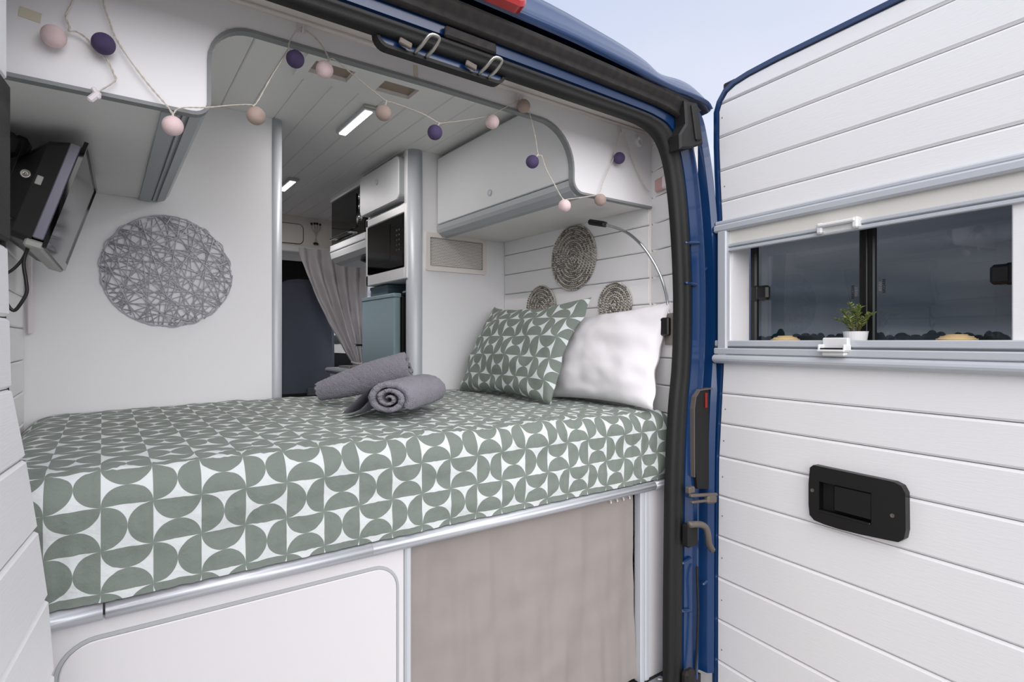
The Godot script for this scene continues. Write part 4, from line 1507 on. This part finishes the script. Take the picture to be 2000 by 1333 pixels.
func make_wall_things() -> void:
	woven_mat("seagrass_mat", "large round coiled seagrass mat on planked wall above the pillows", V(1.5645, 1.441, -1.722), 0.136, 3)
	woven_mat("seagrass_mat", "small round seagrass mat behind the sage print pillow", V(1.5645, 1.243, -1.930), 0.104, 4)
	woven_mat("seagrass_mat", "small round seagrass mat above the white pillow", V(1.5645, 1.236, -1.490), 0.088, 5)
	# silver rope mat on the partition
	var t := thing("rope_mat", "large round silver-grey mat of crossing paper ropes on the partition", "wall mat", V(0.181, 1.334, -2.218))
	var rng := RandomNumberGenerator.new()
	rng.seed = 77
	var st := sb(); st.set_smooth_group(0)
	var R := 0.192
	for i in 84:
		var a := TAU * i / 84.0 + rng.randf_range(-0.12, 0.12)
		var span := 2.0 * acos(fmod(i * 0.618034 + 0.1, 1.0) * 0.97)
		var r0 := R * rng.randf_range(0.96, 1.0)
		var r1 := R * rng.randf_range(0.96, 1.0)
		var z0 := rng.randf_range(0.003, 0.009)
		var z1 := rng.randf_range(0.003, 0.009)
		var p0 := V(cos(a) * r0, sin(a) * r0 * 0.975, z0)
		var p1 := V(cos(a + span) * r1, sin(a + span) * r1 * 0.975, z1)
		var mid := (p0 + p1) / 2 + V(rng.randf_range(-0.004, 0.004), rng.randf_range(-0.004, 0.004), 0.001)
		tube(st, [p0, mid, p1], 0.00155, 5)
	obj("crossing_ropes", st, M.silver_rope, t)
	st = sb(); st.set_smooth_group(0)
	for lay in 2:
		var pts := []
		for k in 97:
			var a := TAU * k / 96.0
			var rr := R * (0.985 + 0.02 * sin(k * (5.1 + lay)) )
			pts.append(V(cos(a) * rr, sin(a) * rr * 0.975, 0.005 + 0.003 * sin(k * 2.3 + lay)))
		tube(st, pts, 0.0019, 6, false)
	obj("rim_rope", st, M.silver_rope, t)
	# cable trunking in the corner
	st = sb()
	box(st, V(0, 0, 0), V(0.012, 0.30, 0.012), 0.003)
	var tr := obj("cable_cover", st, M.clear_plastic)
	tr.position = V(-0.176, 1.27, -2.205)
	tag(tr, "thin upright clear cable cover in the corner below the television", "cable cover")
	# reading lamp
	t = thing("reading_lamp", "chrome gooseneck reading lamp with black head above the white pillow", "lamp", V(1.535, 1.15, -1.205))
	var off := -t.position
	obj("socket_box", bx(1.505, 1.538, 1.118, 1.178, -1.232, -1.198, 0.004), M.black_plastic, t).position = off
	st = sb(); st.set_smooth_group(0)
	tube(st, smooth_pts([V(1.532, 1.165, -1.215), V(1.533, 1.20, -1.218), V(1.53, 1.24, -1.221), V(1.519, 1.282, -1.225), V(1.508, 1.325, -1.235), V(1.496, 1.379, -1.26), V(1.485, 1.429, -1.295), V(1.474, 1.472, -1.341), V(1.462, 1.497, -1.385), V(1.451, 1.516, -1.431)], 4), 0.0052, 10)
	obj("gooseneck", st, M.chrome, t).position = off
	st = sb()
	var dz := (V(1.437, 1.536, -1.500) - V(1.451, 1.517, -1.431)).normalized()
	var bb := Basis(dz.cross(Vector3.UP).normalized(), dz.cross(Vector3.UP).normalized().cross(dz) * -1.0, dz)
	box(st, V(1.444, 1.525, -1.462), V(0.030, 0.020, 0.074), 0.006, bb)
	obj("lamp_head", st, M.black_plastic, t).position = off
	st = sb()
	box(st, V(0, 0, 0), V(0.004, 0.105, 0.075), 0.001, Basis(Vector3.UP, -0.355))
	var pt := obj("mounting_plate", st, M.taupe_plate)
	pt.position = V(1.521, 1.14, -1.197)
	tag(pt, "taupe mounting plate behind the reading lamp socket", "plate")
	# little red-lensed lamp on the rear return
	t = thing("sensor_lamp", "small pinkish box lamp on the boarded return by the seal", "lamp", V(1.534, 1.633, -1.235))
	t.rotation.y = -0.355
	obj("case", bx(-0.014, 0.0, -0.022, 0.022, -0.045, 0.006, 0.005), M.pink_plastic, t)
	obj("lens", bx(-0.015, 0.0, -0.022, 0.022, 0.004, 0.040, 0.005), M.clear_plastic, t)
	# white push catch on the pelmet
	t = thing("push_catch", "small white round catch at the right end of the pelmet", "catch", V(1.500, 1.790, -1.32))
	st = sb(); st.set_smooth_group(0)
	lathe(st, [Vector2(0.018, 0), Vector2(0.018, 0.008), Vector2(0.014, 0.012), Vector2(0.009, 0.009), Vector2(0, 0.009)], 20, Transform3D(Basis(V(1, 0, 0), V(0, 0, 1), V(0, -1, 0)), Vector3.ZERO))
	obj("body", st, M.white_plastic, t)
	st = sb()
	box(st, V(-0.012, 0.006, 0.012), V(0.012, 0.012, 0.014), 0.004)
	obj("tongue", st, M.clear_plastic, t)

func make_tv() -> void:
	var t := thing("television", "small black television on a wall bracket, tilted down, on the left", "television", V(-0.057, 1.418, -1.79))
	t.transform.basis = Basis(V(0.025, 0, -1), V(0.292, 0.956, 0), V(0.956, -0.292, 0.025)).orthonormalized()
	var w := 0.475
	var h := 0.252
	var st := sb()
	ring(st, rrect(0, 0, w, h, 0.006, 2), rrect(0, 0.004, w - 0.02, h - 0.028, 0.002, 2), -0.006, 0.002)
	obj("bezel", st, M.black_gloss, t)
	st = sb()
	box(st, V(0, 0.004, -0.002), V(w - 0.018, h - 0.026, 0.002))
	obj("screen", st, M.tv_screen, t)
	st = sb()
	box(st, V(0, 0.0, -0.017), V(w, h - 0.03, 0.020), 0.002)
	obj("side_band", st, M.tv_side, t)
	st = sb()
	box(st, V(0, -h / 2 + 0.002, -0.020), V(w - 0.004, 0.018, 0.034), 0.004)
	obj("lower_strip", st, M.tv_silver, t)
	# tapering rear shell
	st = sb()
	var a := rrect(0, -0.005, w - 0.008, h - 0.014, 0.01, 3)
	var c := rrect(0, -0.022, w - 0.11, h - 0.09, 0.02, 3)
	var m2 := rrect(0, -0.010, w - 0.02, h - 0.03, 0.014, 3)
	var n := a.size()
	var levels := [[a, -0.027], [m2, -0.062], [c, -0.105]]
	for l in 2:
		for i in n:
			var j := (i + 1) % n
			var p: PackedVector2Array = levels[l][0]
			var q: PackedVector2Array = levels[l + 1][0]
			face(st, [V(p[i].x, p[i].y, levels[l][1]), V(p[j].x, p[j].y, levels[l][1]), V(q[j].x, q[j].y, levels[l + 1][1]), V(q[i].x, q[i].y, levels[l + 1][1])], V(0, 0, -0.06))
	prism(st, c, -0.106, -0.104)
	obj("rear_shell", st, M.black_plastic, t)
	# sockets on the near end of the shell
	st = sb(); st.set_smooth_group(0)
	lathe(st, [Vector2(0.009, 0), Vector2(0.009, 0.006), Vector2(0.006, 0.006), Vector2(0.0055, 0.003), Vector2(0.0025, 0.003), Vector2(0.0025, 0.005), Vector2(0, 0.005)], 16, Transform3D(Basis(V(0, 1, 0), V(-1, 0, 0), V(0, 0, 1)), V(-w / 2 + 0.022, 0.015, -0.078)))
	obj("aerial_socket", st, M.steel, t)
	st = sb()
	box(st, V(-w / 2 + 0.010, 0.010, -0.052), V(0.006, 0.020, 0.012), 0.001)
	obj("video_socket", st, M.tv_silver, t)
	st = sb()
	box(st, V(-w / 2 + 0.018, -0.085, -0.074), V(0.008, 0.006, 0.026), 0.001)
	obj("switch_slot", st, M.black_gloss, t)
	# bracket
	st = sb()
	box(st, V(-0.06, 0.02, -0.112), V(0.14, 0.12, 0.016), 0.004)
	box(st, V(-0.13, 0.055, -0.118), V(0.05, 0.10, 0.030), 0.008)
	box(st, V(-0.17, 0.07, -0.135), V(0.07, 0.05, 0.045), 0.012)
	box(st, V(-0.06, 0.04, -0.130), V(0.05, 0.09, 0.03), 0.008)
	obj("wall_bracket", st, M.black_matte, t)
	# power lead
	st = sb(); st.set_smooth_group(0)
	tube(st, smooth_pts([V(-0.130, 1.305, -1.60), V(-0.138, 1.27, -1.60), V(-0.134, 1.23, -1.60), V(-0.133, 1.205, -1.60), V(-0.142, 1.182, -1.60), V(-0.152, 1.166, -1.60), V(-0.160, 1.17, -1.60), V(-0.170, 1.19, -1.60), V(-0.182, 1.20, -1.60)], 4), 0.0035, 8)
	var l1 := obj("power_lead", st, M.black_plastic)
	tag(l1, "black power lead looping down from the television", "cable")
	st = sb(); st.set_smooth_group(0)
	tube(st, smooth_pts([V(-0.131, 1.305, -1.61), V(-0.142, 1.275, -1.61), V(-0.160, 1.250, -1.61), V(-0.185, 1.232, -1.61)], 4), 0.003, 8)
	var l2 := obj("aerial_lead", st, M.black_plastic)
	tag(l2, "black aerial lead running from the television to the left wall", "cable")

func make_string_lights() -> void:
	var t := thing("string_light", "string of pink, purple and beige cotton ball lights looped across the pelmet", "string light", V(0.69, 1.7, -1.30))
	var off := -t.position
	var A := [[-0.002, 1.759], [0.003, 1.727], [0.011, 1.701], [0.019, 1.677], [0.039, 1.644], [0.072, 1.601], [0.102, 1.568], [0.113, 1.554], [0.12, 1.564], [0.137, 1.572], [0.174, 1.581], [0.217, 1.596], [0.252, 1.606], [0.262, 1.607], [0.272, 1.621], [0.298, 1.678], [0.322, 1.725], [0.333, 1.747], [0.337, 1.769], [0.35, 1.794], [0.362, 1.803], [0.377, 1.802], [0.4, 1.789], [0.419, 1.765], [0.425, 1.754], [0.436, 1.757], [0.482, 1.734], [0.523, 1.713], [0.566, 1.692], [0.58, 1.693], [0.628, 1.689], [0.672, 1.683], [0.713, 1.672], [0.735, 1.678], [0.811, 1.704], [0.87, 1.728], [0.904, 1.75], [0.949, 1.78], [0.973, 1.796], [1.001, 1.798], [1.016, 1.759], [1.033, 1.707], [1.045, 1.654], [1.058, 1.653], [1.074, 1.619], [1.102, 1.583], [1.141, 1.537], [1.164, 1.539], [1.229, 1.555], [1.292, 1.575], [1.315, 1.618], [1.338, 1.66], [1.364, 1.706], [1.377, 1.756], [1.389, 1.796], [1.399, 1.808], [1.416, 1.788], [1.436, 1.75], [1.474, 1.692], [1.513, 1.639], [1.54, 1.62]]
	var B := [[-0.039, 1.745], [-0.045, 1.72], [-0.053, 1.698], [-0.054, 1.686], [-0.049, 1.674], [-0.05, 1.666], [-0.039, 1.668], [-0.025, 1.661], [-0.016, 1.649], [-0.001, 1.636], [0.009, 1.626], [0.017, 1.606], [0.02, 1.596], [0.011, 1.584], [-0.001, 1.572], [-0.008, 1.563]]
	A = [[-0.006, 1.80]] + A
	B = [[-0.030, 1.80]] + B
	for src in [A, B]:
		var pts := []
		for p in src:
			pts.append(V(p[0], p[1], -1.306))
		pts = smooth_pts(pts, 4)
		var st := sb(); st.set_smooth_group(0)
		# two twisted leads
		for s in 2:
			var q := []
			var run := 0.0
			for i in pts.size():
				if i > 0:
					run += pts[i].distance_to(pts[i - 1])
				var ph := run * 260.0 + PI * s
				q.append(pts[i] + V(cos(ph), cos(ph) * 0.6, sin(ph)) * 0.0011)
			tube(st, q, 0.0011, 5)
		obj("twisted_lead", st, M.cable_ivory, t).position = off
	var balls := [[-0.071, 1.645, "pink"], [0.001, 1.654, "violet"], [0.112, 1.526, "pink"], [0.265, 1.582, "beige"], [0.346, 1.727, "violet"], [0.411, 1.722, "pink"], [0.554, 1.657, "beige"], [0.695, 1.64, "violet"], [0.874, 1.708, "pink"], [0.983, 1.779, "beige"], [1.015, 1.624, "violet"], [1.14, 1.513, "pink"], [1.292, 1.553, "beige"], [1.379, 1.704, "violet"]]
	var ties := [[-0.052, 1.664], [0.019, 1.677], [0.113, 1.554], [0.262, 1.607], [0.337, 1.752], [0.425, 1.754], [0.566, 1.692], [0.713, 1.672], [0.872, 1.728], [0.985, 1.798], [1.045, 1.654], [1.141, 1.537], [1.292, 1.575], [1.364, 1.706]]
	var sm := SphereMesh.new()
	sm.radius = 0.0192
	sm.height = 0.0384
	sm.radial_segments = 28
	sm.rings = 16
	for i in balls.size():
		var b: Array = balls[i]
		var o := obj("cotton_ball", sm, M["ball_" + b[2]], t)
		o.position = off + V(b[0], b[1], -1.296)
		o.rotation = V(i * 1.3, i * 0.7, i * 2.1)
		o.set_meta("label", {"pink": "pale pink cotton ball", "violet": "dark purple cotton ball", "beige": "beige cotton ball"}[b[2]])
		var st := sb()
		var d := V(ties[i][0], ties[i][1], -1.306)
		var c := V(b[0], b[1], -1.296)
		tube(st, [d, c + (d - c).normalized() * 0.016], 0.0022, 6)
		var k := obj("bulb_neck", st, M.cable_ivory, t)
		k.position = off
	var st := sb()
	box(st, V(-0.013, 1.555, -1.304), V(0.012, 0.026, 0.008), 0.003, Basis(Vector3.BACK, -0.7))
	box(st, V(-0.010, 1.562, -1.304), V(0.008, 0.022, 0.007), 0.002, Basis(Vector3.BACK, 0.5))
	obj("connector", st, M.clear_plastic, t).position = off
	for a in [[0.365, 1.815, "left"], [0.983, 1.815, "middle"], [1.404, 1.812, "right"]]:
		var h := thing("adhesive_hook", {"left": "clear adhesive hook on pelmet above purple and pink ball lights", "middle": "clear adhesive hook on pelmet right above a beige ball light", "right": "clear adhesive hook at the right end of the string light"}[a[2]], "hook", V(a[0], a[1], -1.3195), "hooks holding the string light")
		obj("pad", bx(-0.009, 0.009, -0.016, 0.014, 0.0, 0.003, 0.0012), M.clear_plastic, h)
		st = sb(); st.set_smooth_group(0)
		tube(st, smooth_pts([V(0, -0.002, 0.002), V(0, -0.012, 0.006), V(0, -0.016, 0.012), V(0, -0.011, 0.016), V(0, -0.006, 0.017)], 3), 0.0024, 6)
		obj("hook", st, M.clear_plastic, h)

func make_lights() -> void:
	for a in [[0.764, -1.915, -2.19, "LED strip light on the ceiling behind the beige ball light", 0.2], [0.786, -2.985, -3.20, "LED strip light on the ceiling farther towards the cab", 0.28]]:
		var z: float = (a[1] + a[2]) / 2
		var l: float = a[1] - a[2]
		var t := thing("ceiling_light", a[3], "light", V(a[0], 1.93, z), "strip lights on the ceiling")
		obj("housing", bx(-0.022, 0.022, -0.014, 0.0, -l / 2 - 0.01, l / 2 + 0.01, 0.003), M.aluminium_dull, t)
		obj("light_diffuser", bx(-0.014, 0.014, -0.018, -0.012, -l / 2, l / 2, 0.002), M.led, t)
		obj("end_bracket", bx(-0.026, 0.026, -0.010, 0.0, l / 2 + 0.008, l / 2 + 0.024, 0.002), M.steel, t)
		var al := AreaLight3D.new()
		al.name = "lamp_glow"
		al.area_size = Vector2(0.028, l)
		al.light_color = Color(1.0, 0.985, 0.98)
		al.light_energy = a[4]
		al.shadow_enabled = true
		al.set("area_range", 8.0)
		t.add_child(al)
		al.position = V(0, -0.02, 0)
		al.rotation_degrees = V(-90, 0, 0)

func make_sill_things() -> void:
	# things on the window ledge of the right door, in the door's own axes
	var x := Transform3D(Basis(Vector3.UP, deg_to_rad(-96.49)), V(1.66, 0.0, -1.1))
	var t := thing("potted_plant", "small green succulent in a white pot on the door window sill", "plant", x * V(0.408, 1.066, -0.042))
	t.rotation_degrees.y = -96.49
	var st := sb(); st.set_smooth_group(-1)
	lathe(st, [Vector2(0.0, 0.0), Vector2(0.022, 0.0), Vector2(0.030, 0.056), Vector2(0.031, 0.060), Vector2(0.027, 0.060), Vector2(0.026, 0.052)], 28)
	obj("pot", st, M.white_plastic, t)
	st = sb()
	lathe(st, [Vector2(0.027, 0.050), Vector2(0.0, 0.054)], 20)
	obj("soil", st, M.soil, t)
	var rng := RandomNumberGenerator.new()
	rng.seed = 6
	for s in 9:
		var az := TAU * s / 9.0 + rng.randf() * 0.5
		var reach := [0.045, 0.02, 0.05, 0.03, 0.012, 0.055, 0.035, 0.05, 0.008][s] as float
		var hh := [0.055, 0.075, 0.045, 0.065, 0.085, 0.042, 0.062, 0.055, 0.078][s] as float
		var p0 := V(cos(az) * 0.008, 0.052, sin(az) * 0.006)
		var p2 := V(cos(az) * reach * 1.15, 0.052 + hh, sin(az) * reach * 0.6)
		var p1 := (p0 + p2) / 2 + V(cos(az) * -0.004, 0.01, 0)
		var pts := smooth_pts([p0, p1, p2], 6)
		st = sb(); st.set_smooth_group(0)
		tube(st, pts, 0.0013, 5)
		obj("stem", st, M.stem, t)
		for i in range(3, pts.size()):
			for q in 3:
				var la := rng.randf() * TAU
				var L := rng.randf_range(0.012, 0.021) * (0.6 if i > pts.size() - 3 else 1.0)
				var dir := V(cos(la), rng.randf_range(0.25, 0.8), sin(la)).normalized()
				var side := dir.cross(Vector3.UP).normalized() * 0.0026
				var up := side.cross(dir).normalized() * 0.0012
				var b: Vector3 = pts[i]
				st = sb()
				var m := b + dir * L * 0.55
				var tip := b + dir * L
				face(st, [b, m + side, m + up], b - up * 9)
				face(st, [b, m - side, m + up], b - up * 9)
				face(st, [tip, m + side, m + up], b - up * 9)
				face(st, [tip, m - side, m + up], b - up * 9)
				face(st, [b, m + side, m - up], b + up * 9)
				face(st, [b, m - side, m - up], b + up * 9)
				face(st, [tip, m + side, m - up], b + up * 9)
				face(st, [tip, m - side, m - up], b + up * 9)
				obj("leaf", st, M.leaf if rng.randf() < 0.65 else M.leaf_pale, t)
	for a in [[0.197, 0.052, "small domed straw pad on the door sill left of the plant"], [0.640, 0.052, "small domed straw pad on the door sill right of the plant"]]:
		var w := thing("straw_pad", a[2], "straw pad", x * V(a[0], 1.066, -0.045), "straw pads on the sill")
		st = sb(); st.set_smooth_group(0)
		var prof := []
		for k in 11:
			var q := k / 10.0
			prof.append(Vector2(0.044 * cos(q * PI / 2) + (0.0 if k == 10 else 0.0008 * sin(k * 3.1)), 0.028 + 0.022 * sin(q * PI / 2)))
		prof = [Vector2(0.036, 0.0), Vector2(0.043, 0.014)] + prof
		lathe(st, prof, 32)
		obj("domed_top", st, M.straw, w)
		for k in 4:
			st = sb(); st.set_smooth_group(0)
			var q := (k + 0.5) / 5.0
			var pts := []
			for e in 33:
				pts.append(V(cos(TAU * e / 32) * 0.0445 * cos(q * PI / 2), 0.0285 + 0.0225 * sin(q * PI / 2), sin(TAU * e / 32) * 0.0445 * cos(q * PI / 2)))
			tube(st, pts, 0.0012, 5, false)
			obj("coil", st, M.straw, w)

func _ready() -> void:
	make_view()
	make_materials()
	make_setting()
	make_body()
	make_right_door()
	make_left_door()
	make_furniture()
	make_bed()
	make_kitchen()
	make_pillows()
	make_towels()
	make_wall_things()
	make_tv()
	make_string_lights()
	make_lights()
	make_sill_things()
